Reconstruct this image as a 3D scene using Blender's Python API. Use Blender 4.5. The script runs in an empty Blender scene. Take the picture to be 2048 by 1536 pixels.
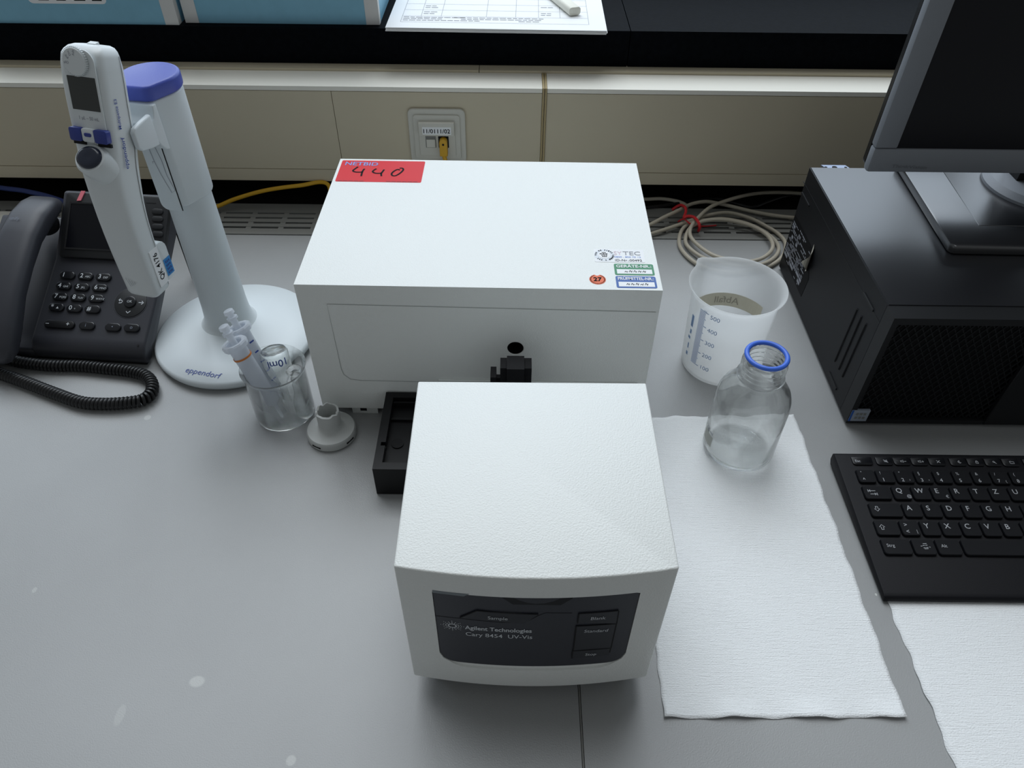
import bpy, bmesh, math, random
from mathutils import Vector, Matrix
random.seed(4)
pi = math.pi

# ------------------------------------------------------------------ camera
F_PX, PITCH, ROLL, CAM_H = 1497.72, 0.772795, 0.011144, 0.599537
FWD = Vector((0, math.cos(PITCH), -math.sin(PITCH)))
_r, _u = Vector((1, 0, 0)), Vector((0, math.sin(PITCH), math.cos(PITCH)))
RIGHT = math.cos(ROLL) * _r + math.sin(ROLL) * _u
UP = -math.sin(ROLL) * _r + math.cos(ROLL) * _u
EYE = Vector((0, 0, CAM_H))
scene = bpy.context.scene
C = scene.collection
cam = bpy.data.cameras.new('camera')
cam.sensor_width = 36.0
cam.lens = F_PX / 2048 * 36.0
cam.clip_start = 0.01
cam_o = bpy.data.objects.new('camera', cam)
C.objects.link(cam_o)
cam_o.matrix_world = Matrix(((RIGHT.x, UP.x, -FWD.x, EYE.x), (RIGHT.y, UP.y, -FWD.y, EYE.y),
                             (RIGHT.z, UP.z, -FWD.z, EYE.z), (0, 0, 0, 1)))
scene.camera = cam_o

# ------------------------------------------------------------------ world, daylight, exposure
w = bpy.data.worlds.new('world')
scene.world = w
w.use_nodes = True
w.node_tree.nodes['Background'].inputs[0].default_value = (0.93, 0.98, 1.0, 1)
w.node_tree.nodes['Background'].inputs[1].default_value = 0.20
L = bpy.data.lights.new('window_daylight', 'AREA')
L.shape = 'RECTANGLE'
L.size, L.size_y = 3.6, 1.3
L.energy = math.pi * 3.6 * 1.3 * 1.7
L.color = (0.73, 0.86, 1.0)
lo = bpy.data.objects.new('window_daylight', L)
C.objects.link(lo)
lo.location = (-0.35, 1.62, 0.97)
lo.rotation_euler = (math.radians(-90), 0, 0)
SUN = bpy.data.lights.new('hazy_sun', 'SUN')          # bright hazy sky high above the window
SUN.energy = 2.0
SUN.angle = math.radians(46)
SUN.color = (0.90, 0.955, 1.0)
sun_o = bpy.data.objects.new('hazy_sun', SUN)
C.objects.link(sun_o)
sun_o.rotation_euler = Vector((-0.104, 0.462, 0.881)).to_track_quat('Z', 'Y').to_euler()
scene.view_settings.view_transform = 'Standard'
scene.view_settings.look = 'None'
scene.view_settings.gamma = 1
scene.view_settings.exposure = 0.0
scene.view_settings.use_curve_mapping = False


# ------------------------------------------------------------------ pixel -> place
def ray(u, v):
    return (u - 1024) / F_PX * RIGHT - (v - 768) / F_PX * UP + FWD


def px(u, v, z=None, y=None, x=None):
    d = ray(u, v)
    if z is not None:
        t = (z - EYE.z) / d.z
    elif y is not None:
        t = (y - EYE.y) / d.y
    else:
        t = (x - EYE.x) / d.x
    return EYE + t * d


def pxp(u, v, P, n):
    d = ray(u, v)
    return EYE + d * ((P - EYE).dot(n) / d.dot(n))


# ------------------------------------------------------------------ materials
MATS = {}


def mat(name, col, rough=0.5, metal=0.0, bump=0.0, bscale=400.0, spec=0.5, trans=0.0, ior=1.45, var=0.0, vscale=20.0,
        coat=0.0, alpha=1.0, stretch=None):
    if name in MATS:
        return MATS[name]
    m = bpy.data.materials.new(name)
    m.use_nodes = True
    nt = m.node_tree
    b = nt.nodes['Principled BSDF']
    b.inputs['Base Color'].default_value = (*col, 1)
    b.inputs['Roughness'].default_value = rough
    b.inputs['Metallic'].default_value = metal
    b.inputs['Specular IOR Level'].default_value = spec
    b.inputs['Transmission Weight'].default_value = trans
    b.inputs['IOR'].default_value = ior
    b.inputs['Coat Weight'].default_value = coat
    if bump or var:
        tc = nt.nodes.new('ShaderNodeTexCoord')
        mp = nt.nodes.new('ShaderNodeMapping')
        if stretch:
            mp.inputs['Scale'].default_value = stretch
        nt.links.new(tc.outputs['Object'], mp.inputs['Vector'])
    if bump:
        n = nt.nodes.new('ShaderNodeTexNoise')
        n.inputs['Scale'].default_value = bscale
        n.inputs['Detail'].default_value = 3
        nt.links.new(mp.outputs[0], n.inputs['Vector'])
        bp = nt.nodes.new('ShaderNodeBump')
        bp.inputs['Strength'].default_value = bump
        bp.inputs['Distance'].default_value = 0.001
        nt.links.new(n.outputs['Fac'], bp.inputs['Height'])
        nt.links.new(bp.outputs[0], b.inputs['Normal'])
    if var:
        n2 = nt.nodes.new('ShaderNodeTexNoise')
        n2.inputs['Scale'].default_value = vscale
        n2.inputs['Detail'].default_value = 4
        nt.links.new(mp.outputs[0], n2.inputs['Vector'])
        r = nt.nodes.new('ShaderNodeValToRGB')
        r.color_ramp.elements[0].position = 0.3
        r.color_ramp.elements[1].position = 0.7
        r.color_ramp.elements[0].color = (*[c * (1 - var) for c in col], 1)
        r.color_ramp.elements[1].color = (*[min(1, c * (1 + var)) for c in col], 1)
        nt.links.new(n2.outputs['Fac'], r.inputs[0])
        nt.links.new(r.outputs[0], b.inputs['Base Color'])
    MATS[name] = m
    return m


def S(r, g, b):          # sRGB 0-255 -> linear
    f = lambda c: (c / 255 / 12.92) if c / 255 <= 0.04045 else ((c / 255 + 0.055) / 1.055) ** 2.4
    return (f(r), f(g), f(b))


M_white = mat('white powder coat', S(232, 234, 231), 0.40, bump=0.40, bscale=750)
M_whitef = mat('white moulded plastic', S(226, 229, 226), 0.45)
M_cream = mat('cream plastic', S(232, 230, 216), 0.45)
M_pip = mat('pipette grey white plastic', S(216, 221, 222), 0.35)
M_stand = mat('stand grey white plastic', S(214, 221, 224), 0.38)
M_panel = mat('dark panel film', S(46, 48, 56), 0.38, bump=0.05, bscale=1500)
M_panel2 = mat('dark panel key', S(38, 40, 47), 0.4)
M_black = mat('black plastic', S(19, 19, 21), 0.42, spec=0.3)
M_blackm = mat('matt black plastic', S(15, 15, 17), 0.6, bump=0.1, bscale=1200, spec=0.15)
M_gap = mat('black gap', (0.004, 0.004, 0.005), 0.8)
M_phone = mat('phone charcoal plastic', S(54, 55, 61), 0.42, bump=0.08, bscale=1800)
M_phoned = mat('phone black plastic', S(30, 31, 33), 0.45)
M_key = mat('glossy black key', S(30, 31, 34), 0.18)
M_kb = mat('keyboard black plastic', S(17, 17, 21), 0.5, bump=0.12, bscale=1600, spec=0.2)
M_kk = mat('keycap black plastic', S(17, 18, 22), 0.36, bump=0.06, bscale=1800, spec=0.3)
M_pcm = mat('computer matt black metal', S(24, 25, 28), 0.5, bump=0.05, bscale=1500, spec=0.25)
M_pct = mat('computer satin black cover', S(24, 25, 29), 0.28, bump=0.02, bscale=1500, spec=1.0, ior=1.7)
M_pcf = mat('computer front plastic', S(28, 29, 31), 0.5, spec=0.3)
M_grille = mat('grille black', S(26, 28, 30), 0.5, spec=0.3)
M_mon = mat('monitor bezel grey', S(126, 130, 136), 0.5, bump=0.08, bscale=1500)
M_screen = mat('screen black', S(12, 13, 19), 0.28, spec=0.3)
M_base = mat('monitor stand black', S(26, 27, 31), 0.28, bump=0.04, bscale=1400, spec=1.0, ior=1.7)
M_beige = mat('trunking beige', S(204, 194, 170), 0.45, var=0.03, vscale=6)
M_beige_lit = mat('trunking beige lit top', S(242, 239, 228), 0.4)  # same plastic as the covers; daylight on the top painted in as a paler tone
M_stain = mat('yellowed seam', S(176, 158, 118), 0.6)
M_socket = mat('socket cream plastic', S(206, 204, 194), 0.35)
M_sill = mat('black stone sill', S(10, 13, 17), 0.55, var=0.25, vscale=120, bump=0.1, bscale=300, spec=0.025)
M_vent = mat('vent grey metal', S(124, 124, 120), 0.5)
M_dark = mat('dark trough', S(16, 16, 15), 0.8, spec=0.1)
M_wall = mat('wall paint', S(150, 146, 134), 0.7, bump=0.1, bscale=200)
M_floor = mat('floor vinyl', S(120, 122, 124), 0.5, var=0.08, vscale=30)
M_frame = mat('window frame white', S(215, 215, 212), 0.5)
M_red = mat('red sticker', S(212, 24, 34), 0.35, spec=0.2)
M_ink = mat('black ink', S(12, 11, 15), 0.6, spec=0.1)
M_green = mat('green sticker', S(40, 128, 84), 0.35)
M_blue = mat('blue sticker', S(32, 84, 160), 0.35)
M_orange = mat('orange sticker', S(226, 98, 42), 0.4)
M_paper = mat('white paper', S(238, 239, 240), 0.6)
M_silver = mat('silver foil', S(170, 172, 175), 0.35, metal=0.6)
M_print = mat('white print', S(196, 200, 204), 0.5)
M_kprint = mat('grey key print', S(168, 170, 174), 0.5)
M_fprint = mat('fine grey print', S(150, 152, 160), 0.6)
M_lblue = mat('pale blue print', S(120, 150, 215), 0.5)
M_navy = mat('navy blue plastic', S(48, 62, 138), 0.35)
M_cap = mat('blue cap plastic', S(74, 88, 178), 0.38, bump=0.1, bscale=900)
M_bprint = mat('blue print', S(48, 72, 150), 0.5)
M_dkbtn = mat('dark blue button', S(38, 44, 58), 0.22)
M_lcd = mat('grey display', S(62, 64, 62), 0.18)
M_cable = mat('beige cable', S(176, 168, 152), 0.5)
M_yellow = mat('yellow cable', S(206, 158, 34), 0.45)
M_bluec = mat('blue cable', S(34, 52, 110), 0.45)
M_redt = mat('red tie', S(190, 30, 36), 0.5)
M_glass = bpy.data.materials.new('clear glass')
M_glass.use_nodes = True
_nt = M_glass.node_tree
_nt.nodes.clear()
_o = _nt.nodes.new('ShaderNodeOutputMaterial')
_g = _nt.nodes.new('ShaderNodeBsdfGlass')
_g.inputs['Color'].default_value = (0.995, 1.0, 0.998, 1)
_g.inputs['Roughness'].default_value = 0.0
_g.inputs['IOR'].default_value = 1.33
_t = _nt.nodes.new('ShaderNodeBsdfTransparent')
_t.inputs[0].default_value = (0.995, 1.0, 0.998, 1)
_m = _nt.nodes.new('ShaderNodeMixShader')
_m.inputs[0].default_value = 0.80
_nt.links.new(_t.outputs[0], _m.inputs[1])
_nt.links.new(_g.outputs[0], _m.inputs[2])
_nt.links.new(_m.outputs[0], _o.inputs[0])
M_ring = mat('blue pouring ring', S(62, 108, 214), 0.35)
M_boxb = mat('blue carton', S(129, 183, 207), 0.55, var=0.03, vscale=60, bump=0.1, bscale=300)
M_boxw = mat('white carton edge', S(214, 214, 212), 0.6)
M_tape = mat('beige tape', S(206, 200, 180), 0.6)
M_grey = mat('light grey adapter plastic', S(190, 192, 190), 0.5)
M_pink = mat('pink sticker', S(238, 128, 140), 0.5)
M_brass = mat('steel bracket', S(150, 160, 180), 0.35, metal=0.7)
M_pale = mat('pale board', S(206, 204, 196), 0.6)
M_cord = mat('black cord', S(24, 24, 25), 0.38)
M_leg = mat('table leg steel', S(130, 132, 134), 0.4, metal=0.5)


def translucent(name, col, tw=0.5, tr=0.0, rough=0.35):
    m = bpy.data.materials.new(name)
    m.use_nodes = True
    nt = m.node_tree
    nt.nodes.clear()
    out = nt.nodes.new('ShaderNodeOutputMaterial')
    pr = nt.nodes.new('ShaderNodeBsdfPrincipled')
    pr.inputs['Base Color'].default_value = (*col, 1)
    pr.inputs['Roughness'].default_value = rough
    tl = nt.nodes.new('ShaderNodeBsdfTranslucent')
    tl.inputs[0].default_value = (*col, 1)
    mx = nt.nodes.new('ShaderNodeMixShader')
    mx.inputs[0].default_value = tw
    nt.links.new(pr.outputs[0], mx.inputs[1])
    nt.links.new(tl.outputs[0], mx.inputs[2])
    last = mx
    if tr:
        tp = nt.nodes.new('ShaderNodeBsdfTransparent')
        m2 = nt.nodes.new('ShaderNodeMixShader')
        m2.inputs[0].default_value = tr
        nt.links.new(mx.outputs[0], m2.inputs[1])
        nt.links.new(tp.outputs[0], m2.inputs[2])
        last = m2
    nt.links.new(last.outputs[0], out.inputs[0])
    return m


M_pp = translucent('milky polypropylene', S(253, 254, 254), 0.55, 0.36)
M_tip = translucent('frosted tip plastic', S(236, 240, 246), 0.4, 0.35, 0.25)


def table_material():
    m = bpy.data.materials.new('grey laminate')
    m.use_nodes = True
    nt = m.node_tree
    b = nt.nodes['Principled BSDF']
    b.inputs['Roughness'].default_value = 0.36
    b.inputs['Specular IOR Level'].default_value = 0.5
    geo = nt.nodes.new('ShaderNodeNewGeometry')
    n1 = nt.nodes.new('ShaderNodeTexNoise')
    n1.inputs['Scale'].default_value = 900
    n1.inputs['Detail'].default_value = 2
    nt.links.new(geo.outputs['Position'], n1.inputs['Vector'])
    bp = nt.nodes.new('ShaderNodeBump')
    bp.inputs['Strength'].default_value = 0.25
    bp.inputs['Distance'].default_value = 0.0006
    nt.links.new(n1.outputs['Fac'], bp.inputs['Height'])
    nt.links.new(bp.outputs[0], b.inputs['Normal'])
    n2 = nt.nodes.new('ShaderNodeTexNoise')
    n2.inputs['Scale'].default_value = 7
    n2.inputs['Detail'].default_value = 5
    nt.links.new(geo.outputs['Position'], n2.inputs['Vector'])
    rp = nt.nodes.new('ShaderNodeValToRGB')
    rp.color_ramp.elements[0].position = 0.35
    rp.color_ramp.elements[1].position = 0.7
    rp.color_ramp.elements[0].color = (*S(153, 154, 154), 1)
    rp.color_ramp.elements[1].color = (*S(159, 160, 160), 1)
    nt.links.new(n2.outputs['Fac'], rp.inputs[0])
    last = rp.outputs[0]
    # dried pale spots on the laminate: (place, radius, strength)
    for (u, v, rx, ry, k) in ((394, 1363, .0066, .0050, .38), (582, 1521, .0040, .0042, .36), (69, 1180, .0022, .003, .3),
                              (240, 1430, .004, .009, .18), (295, 835, .004, .004, .4), (1752, 1189, .0011, .0014, .9),
                              (1760, 1372, .001, .001, .4)):
        p = px(u, v, z=0)
        sb = nt.nodes.new('ShaderNodeVectorMath')
        sb.operation = 'SUBTRACT'
        sb.inputs[1].default_value = (p.x, p.y, 0)
        nt.links.new(geo.outputs['Position'], sb.inputs[0])
        dv = nt.nodes.new('ShaderNodeVectorMath')
        dv.operation = 'MULTIPLY'
        dv.inputs[1].default_value = (1 / rx, 1 / ry, 0)
        nt.links.new(sb.outputs[0], dv.inputs[0])
        ln = nt.nodes.new('ShaderNodeVectorMath')
        ln.operation = 'LENGTH'
        nt.links.new(dv.outputs[0], ln.inputs[0])
        mr = nt.nodes.new('ShaderNodeMapRange')
        mr.inputs['From Min'].default_value = 0.75
        mr.inputs['From Max'].default_value = 1.05
        mr.inputs['To Min'].default_value = k
        mr.inputs['To Max'].default_value = 0
        nt.links.new(ln.outputs['Value'], mr.inputs[0])
        mx = nt.nodes.new('ShaderNodeMix')
        mx.data_type = 'RGBA'
        mx.inputs['B'].default_value = (*S(205, 206, 202), 1)
        nt.links.new(mr.outputs[0], mx.inputs['Factor'])
        nt.links.new(last, mx.inputs['A'])
        last = mx.outputs['Result']
    nt.links.new(last, b.inputs['Base Color'])
    return m


M_table = table_material()


def towel_material():
    m = bpy.data.materials.new('white paper towel')
    m.use_nodes = True
    nt = m.node_tree
    b = nt.nodes['Principled BSDF']
    b.inputs['Base Color'].default_value = (*S(242, 244, 245), 1)
    b.inputs['Roughness'].default_value = 0.7
    geo = nt.nodes.new('ShaderNodeNewGeometry')
    hs = []
    for sc, st in (((60, 900, 1), .55), ((700, 900, 1), .45)):
        mp = nt.nodes.new('ShaderNodeMapping')
        mp.inputs['Scale'].default_value = sc
        nt.links.new(geo.outputs['Position'], mp.inputs['Vector'])
        n = nt.nodes.new('ShaderNodeTexNoise')
        n.inputs['Scale'].default_value = 1.0
        n.inputs['Detail'].default_value = 3
        nt.links.new(mp.outputs[0], n.inputs['Vector'])
        hs.append(n)
    ad = nt.nodes.new('ShaderNodeMath')
    ad.operation = 'ADD'
    nt.links.new(hs[0].outputs['Fac'], ad.inputs[0])
    nt.links.new(hs[1].outputs['Fac'], ad.inputs[1])
    bp = nt.nodes.new('ShaderNodeBump')
    bp.inputs['Strength'].default_value = 0.6
    bp.inputs['Distance'].default_value = 0.0012
    nt.links.new(ad.outputs[0], bp.inputs['Height'])
    nt.links.new(bp.outputs[0], b.inputs['Normal'])
    return m


M_towel = towel_material()


# ------------------------------------------------------------------ scene objects
def top(name, label, cat, loc, group=None, rot=0.0):
    o = bpy.data.objects.new(name, None)
    C.objects.link(o)
    o.location = loc
    o.rotation_euler = (0, 0, rot)
    o.empty_display_size = 0.01
    o['label'] = label
    o['category'] = cat
    if group:
        o['group'] = group
    return o


def root_matrix(o):
    while o.parent:
        o = o.parent
    return Matrix.Translation(o.location) @ o.rotation_euler.to_matrix().to_4x4()


def obj(name, bm, m, parent=None, bevel=0.0, seg=2, smooth=35, label=None, kind=None, cat=None, group=None, loc=None):
    """bm holds WORLD coordinates; the mesh is stored relative to its thing"""
    if bevel:
        es = [e for e in bm.edges if len(e.link_faces) == 2 and e.calc_face_angle(0) > math.radians(28)]
        bmesh.ops.bevel(bm, geom=es, offset=bevel, segments=seg, profile=0.5, affect='EDGES', clamp_overlap=True)
    me = bpy.data.meshes.new(name)
    if parent is not None:
        bmesh.ops.transform(bm, matrix=root_matrix(parent).inverted(), verts=bm.verts)
    elif loc is not None:
        bmesh.ops.translate(bm, vec=-Vector(loc), verts=bm.verts)
    bm.to_mesh(me)
    bm.free()
    me.materials.append(m)
    if smooth:
        me.polygons.foreach_set('use_smooth', [True] * len(me.polygons))
        me.set_sharp_from_angle(angle=math.radians(smooth))
    o = bpy.data.objects.new(name, me)
    C.objects.link(o)
    if parent is not None:
        o.parent = parent
    elif loc is not None:
        o.location = loc
    if label:
        o['label'] = label
    if kind:
        o['kind'] = kind
    if cat:
        o['category'] = cat
    if group:
        o['group'] = group
    return o


def nb():
    return bmesh.new()


def box(bm, x0, x1, y0, y1, z0, z1, M=None):
    vs = [bm.verts.new(Vector(p) if M is None else M @ Vector(p)) for p in
          ((x0, y0, z0), (x1, y0, z0), (x1, y1, z0), (x0, y1, z0), (x0, y0, z1), (x1, y0, z1), (x1, y1, z1), (x0, y1, z1))]
    for f in ((3, 2, 1, 0), (4, 5, 6, 7), (0, 1, 5, 4), (1, 2, 6, 5), (2, 3, 7, 6), (3, 0, 4, 7)):
        bm.faces.new([vs[i] for i in f])
    return bm


def bx(*a, M=None):
    return box(nb(), *a, M=M)


def prism(pts, vec, bm=None):
    """pts: world points of a planar polygon, extruded by vec"""
    bm = bm or nb()
    a = [bm.verts.new(p) for p in pts]
    b = [bm.verts.new(Vector(p) + Vector(vec)) for p in pts]
    n = len(a)
    bm.faces.new(list(reversed(a)))
    bm.faces.new(b)
    for i in range(n):
        j = (i + 1) % n
        bm.faces.new((a[i], a[j], b[j], b[i]))
    bmesh.ops.recalc_face_normals(bm, faces=bm.faces[:])
    return bm


def lathe(prof, c=(0, 0, 0), seg=48, bm=None, M=None, closed=False):
    """prof: (r, z) list"""
    bm = bm or nb()
    rows = []
    for r, z in prof:
        if r < 1e-6:
            p = Vector((0, 0, z))
            rows.append([bm.verts.new((M @ p) if M else p + Vector(c))])
        else:
            row = []
            for i in range(seg):
                a = 2 * pi * i / seg
                p = Vector((r * math.cos(a), r * math.sin(a), z))
                row.append(bm.verts.new((M @ p) if M else p + Vector(c)))
            rows.append(row)
    pairs = list(zip(rows[:-1], rows[1:]))
    if closed:
        pairs.append((rows[-1], rows[0]))
    for a, b in pairs:
        for i in range(seg):
            j = (i + 1) % seg
            if len(a) == 1 and len(b) == 1:
                continue
            if len(a) == 1:
                bm.faces.new((a[0], b[j], b[i]))
            elif len(b) == 1:
                bm.faces.new((a[i], a[j], b[0]))
            else:
                bm.faces.new((a[i], a[j], b[j], b[i]))
    bmesh.ops.recalc_face_normals(bm, faces=bm.faces[:])
    return bm


def loft(secs, bm=None, cap=True):
    bm = bm or nb()
    rows = [[bm.verts.new(p) for p in s] for s in secs]
    n = len(rows[0])
    for a, b in zip(rows[:-1], rows[1:]):
        for i in range(n):
            j = (i + 1) % n
            bm.faces.new((a[i], a[j], b[j], b[i]))
    if cap:
        bm.faces.new(list(reversed(rows[0])))
        bm.faces.new(rows[-1])
    bmesh.ops.recalc_face_normals(bm, faces=bm.faces[:])
    return bm


def spline(pts, n=8, closed=False):
    P = [Vector(p) for p in pts]
    out = []
    m = len(P)
    rng = range(m) if closed else range(m - 1)
    for i in rng:
        p0 = P[(i - 1) % m] if closed or i > 0 else 2 * P[0] - P[1]
        p1, p2 = P[i], P[(i + 1) % m]
        p3 = P[(i + 2) % m] if closed or i + 2 < m else 2 * P[-1] - P[-2]
        for k in range(n):
            t = k / n
            out.append(0.5 * (2 * p1 + (p2 - p0) * t + (2 * p0 - 5 * p1 + 4 * p2 - p3) * t * t + (3 * p1 - p0 - 3 * p2 + p3) * t ** 3))
    if not closed:
        out.append(P[-1])
    return out


def tube(path, r, seg=10, bm=None, closed=False):
    bm = bm or nb()
    n = len(path)
    up = None
    rows = []
    for i in range(n):
        if closed:
            t = path[(i + 1) % n] - path[(i - 1) % n]
        else:
            t = path[min(i + 1, n - 1)] - path[max(i - 1, 0)]
        t = t.normalized()
        if up is None:
            up = Vector((0, 0, 1)) if abs(t.z) < 0.9 else Vector((1, 0, 0))
        s = t.cross(up).normalized()
        up = s.cross(t).normalized()
        rr = r[i] if isinstance(r, (list, tuple)) else r
        rows.append([bm.verts.new(path[i] + rr * (math.cos(2 * pi * k / seg) * s + math.sin(2 * pi * k / seg) * up)) for k in range(seg)])
    pr = list(zip(rows[:-1], rows[1:])) + ([(rows[-1], rows[0])] if closed else [])
    for a, b in pr:
        for k in range(seg):
            j = (k + 1) % seg
            bm.faces.new((a[k], a[j], b[j], b[k]))
    if not closed:
        bm.faces.new(list(reversed(rows[0])))
        bm.faces.new(rows[-1])
    bmesh.ops.recalc_face_normals(bm, faces=bm.faces[:])
    return bm


def rrect(x0, x1, y0, y1, r, seg=4, rs=None):
    """rounded rectangle, ccw from bottom-left; rs = radii (bl, br, tr, tl)"""
    rs = rs or (r, r, r, r)
    out = []
    for (cx, cy, a0, q) in ((x0 + rs[0], y0 + rs[0], pi, rs[0]), (x1 - rs[1], y0 + rs[1], 1.5 * pi, rs[1]),
                            (x1 - rs[2], y1 - rs[2], 0, rs[2]), (x0 + rs[3], y1 - rs[3], 0.5 * pi, rs[3])):
        if q <= 1e-7:
            out.append((cx, cy))
            continue
        for i in range(seg + 1):
            a = a0 + 0.5 * pi * i / seg
            out.append((cx + q * math.cos(a), cy + q * math.sin(a)))
    return out


class Frame:
    """local plane: origin O, axes X (along), Y (up the plane), N (out of it)"""

    def __init__(s, O, X, Y):
        s.O, s.X = Vector(O), Vector(X).normalized()
        Y = Vector(Y)
        s.Y = (Y - Y.dot(s.X) * s.X).normalized()
        s.N = s.X.cross(s.Y).normalized()

    def __call__(s, a, b, h=0.0):
        return s.O + a * s.X + b * s.Y + h * s.N

    def uv(s, u, v):
        q = pxp(u, v, s.O, s.N) - s.O
        return q.dot(s.X), q.dot(s.Y)

    def px(s, u, v, h=0.0):
        return pxp(u, v, s.O, s.N) + h * s.N

    def plate(s, pts, h0, h1, bm=None):
        return prism([s(a, b, h0) for a, b in pts], (h1 - h0) * s.N, bm)


def text_bm(body, fn, size=1.0, bold=0.0, align='LEFT', bm=None, sx=1.0):
    """flat lettering; fn maps (x, y) to a world point; x scaled by sx"""
    cu = bpy.data.curves.new('t', 'FONT')
    cu.body = body
    cu.size = size
    cu.align_x = align
    cu.resolution_u = 3
    cu.offset = bold * size
    o = bpy.data.objects.new('t', cu)
    me = o.to_mesh()
    bm = bm or nb()
    vs = [bm.verts.new(fn(v.co.x * sx, v.co.y)) for v in me.vertices]
    for p in me.polygons:
        try:
            bm.faces.new([vs[i] for i in p.vertices])
        except ValueError:
            pass
    o.to_mesh_clear()
    bpy.data.objects.remove(o)
    bpy.data.curves.remove(cu)
    return bm


def text_w(body, size=1.0):
    cu = bpy.data.curves.new('t', 'FONT')
    cu.body = body
    cu.size = size
    o = bpy.data.objects.new('t', cu)
    me = o.to_mesh()
    xs = [v.co.x for v in me.vertices]
    r = (min(xs), max(xs)) if xs else (0, 0)
    o.to_mesh_clear()
    bpy.data.objects.remove(o)
    bpy.data.curves.remove(cu)
    return r


def text_between(body, A, B, N, height, bold=0.0, h=0.0002, bm=None):
    """lettering whose baseline runs from A to B on a plane with normal N; height = cap height"""
    A, B, N = Vector(A), Vector(B), Vector(N).normalized()
    X = (B - A).normalized()
    Y = N.cross(X).normalized()
    size = height / 0.70
    x0, x1 = text_w(body, size)
    k = (B - A).length / (x1 - x0)
    return text_bm(body, lambda x, y: A + (x - x0) * k * X + y * Y + h * N, size, bold, bm=bm)


def quad(bm, pts):
    bm.faces.new([bm.verts.new(Vector(p)) for p in pts])
    return bm


def stroke(F, pts, w, h=0.0002, bm=None, smooth=True):
    """a pen line on plane frame F: flat ribbon along 2-D points"""
    bm = bm or nb()
    P = spline([Vector((a, b, 0)) for a, b in pts], 6) if smooth else [Vector((a, b, 0)) for a, b in pts]
    prev = None
    for i, p in enumerate(P):
        t = (P[min(i + 1, len(P) - 1)] - P[max(i - 1, 0)])
        if t.length < 1e-9:
            continue
        t.normalize()
        n = Vector((-t.y, t.x, 0)) * w / 2
        cur = (bm.verts.new(F(*(p + n).xy, h)), bm.verts.new(F(*(p - n).xy, h)))
        if prev:
            bm.faces.new((prev[0], prev[1], cur[1], cur[0]))
        prev = cur
    return bm


def boolean_cut(o, cutters):
    """cut the meshes of cutters out of o (all in the same frame), then drop the cutters"""
    for c in cutters:
        md = o.modifiers.new('cut', 'BOOLEAN')
        md.operation = 'DIFFERENCE'
        md.solver = 'EXACT'
        md.object = c
    bpy.context.view_layer.update()
    dg = bpy.context.evaluated_depsgraph_get()
    me = bpy.data.meshes.new_from_object(o.evaluated_get(dg))
    o.modifiers.clear()
    old = o.data
    o.data = me
    me.polygons.foreach_set('use_smooth', [True] * len(me.polygons))
    me.set_sharp_from_angle(angle=math.radians(30))
    bpy.data.meshes.remove(old)
    for c in cutters:
        bpy.data.objects.remove(c)

# ================================================================== the setting
FLOOR_Z = -0.74
obj('floor', bx(-2.2, 2.2, -1.6, 1.12, FLOOR_Z - 0.05, FLOOR_Z), M_floor, kind='structure')
obj('wall_back', bx(-2.2, 2.2, 1.10, 1.44, FLOOR_Z, 0.178), M_wall, kind='structure')
win = obj('window_1', bx(-2.2, 2.2, 1.40, 1.46, 0.231, 0.30), M_frame, kind='structure', bevel=0.004)
for xa in (-2.12, -0.62, 0.88):
    obj('window_frame', bx(xa - 0.035, xa + 0.035, 1.41, 1.46, 0.30, 3.36), M_frame, win, bevel=0.004)
obj('window_frame', bx(-2.16, 1.6, 1.41, 1.46, 3.36, 3.43), M_frame, win, bevel=0.004)

# two bench tables meeting in a seam
for nm, x0, x1, lab in (('lab_table', -1.25, 0.0560, 'grey laminate lab table carrying the telephone and the pipette stand'),
                        ('lab_table', 0.0582, 1.35, 'grey laminate lab table carrying the computer and the keyboard')):
    t = top(nm, lab, 'table', ((x0 + x1) / 2, 0.5, FLOOR_Z))
    obj('tabletop', bx(x0, x1, 0.115, 0.915, -0.030, 0.0), M_table, t, bevel=0.0006, seg=1)
    for lx in (x0 + 0.03, x1 - 0.07):
        for ly in (0.16, 0.86):
            obj('leg', bx(lx, lx + 0.04, ly, ly + 0.04, FLOOR_Z, -0.030), M_leg, t, bevel=0.003)
    obj('apron', bx(x0 + 0.03, x1 - 0.03, 0.165, 0.185, -0.09, -0.030), M_leg, t)
    obj('apron', bx(x0 + 0.03, x1 - 0.03, 0.865, 0.885, -0.09, -0.030), M_leg, t)

obj('seam_filler', bx(0.05645, 0.05775, 0.115, 0.915, -0.030, -0.0003), M_vent, t)

# air outlet strip between the tables and the wall
vg = top('vent_grille', 'grey metal vent strip with rows of dark slots behind the tables', 'grille', (0, 0.96, -0.05))
obj('trough', bx(-1.25, 1.35, 0.917, 1.098, -0.05, -0.030), M_dark, vg)
ys = [0.917, 0.9325, 0.9375, 0.9455, 0.9500, 0.9585, 0.9630, 0.9715, 0.9755, 1.00]
for i in range(0, 10, 2):
    obj('slat', bx(-1.25, 1.35, ys[i], ys[i + 1], -0.004, 0.0), M_vent, vg)
obj('lip', bx(-1.25, 1.35, 0.9155, 0.9200, 0.0, 0.0015), M_vent, vg, bevel=0.0005, seg=1)
obj('back_plate', bx(-1.25, 1.35, 1.0002, 1.098, -0.006, -0.002), M_dark, vg)
rib = None
k = 0
xr = -0.3855 - 0.0470 * 18
while xr < 1.33:
    if rib is None:
        bm = nb()
        for i in range(1, 8, 2):
            box(bm, -0.0038, 0.0038, ys[i], ys[i + 1], -0.0035, -0.0004)
        rib = obj('rib', bm, M_vent, vg)
        r0 = rib
    else:
        r0 = rib.copy()
        C.objects.link(r0)
        r0.parent = vg
    r0.location.x = xr
    xr += 0.0470

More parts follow.
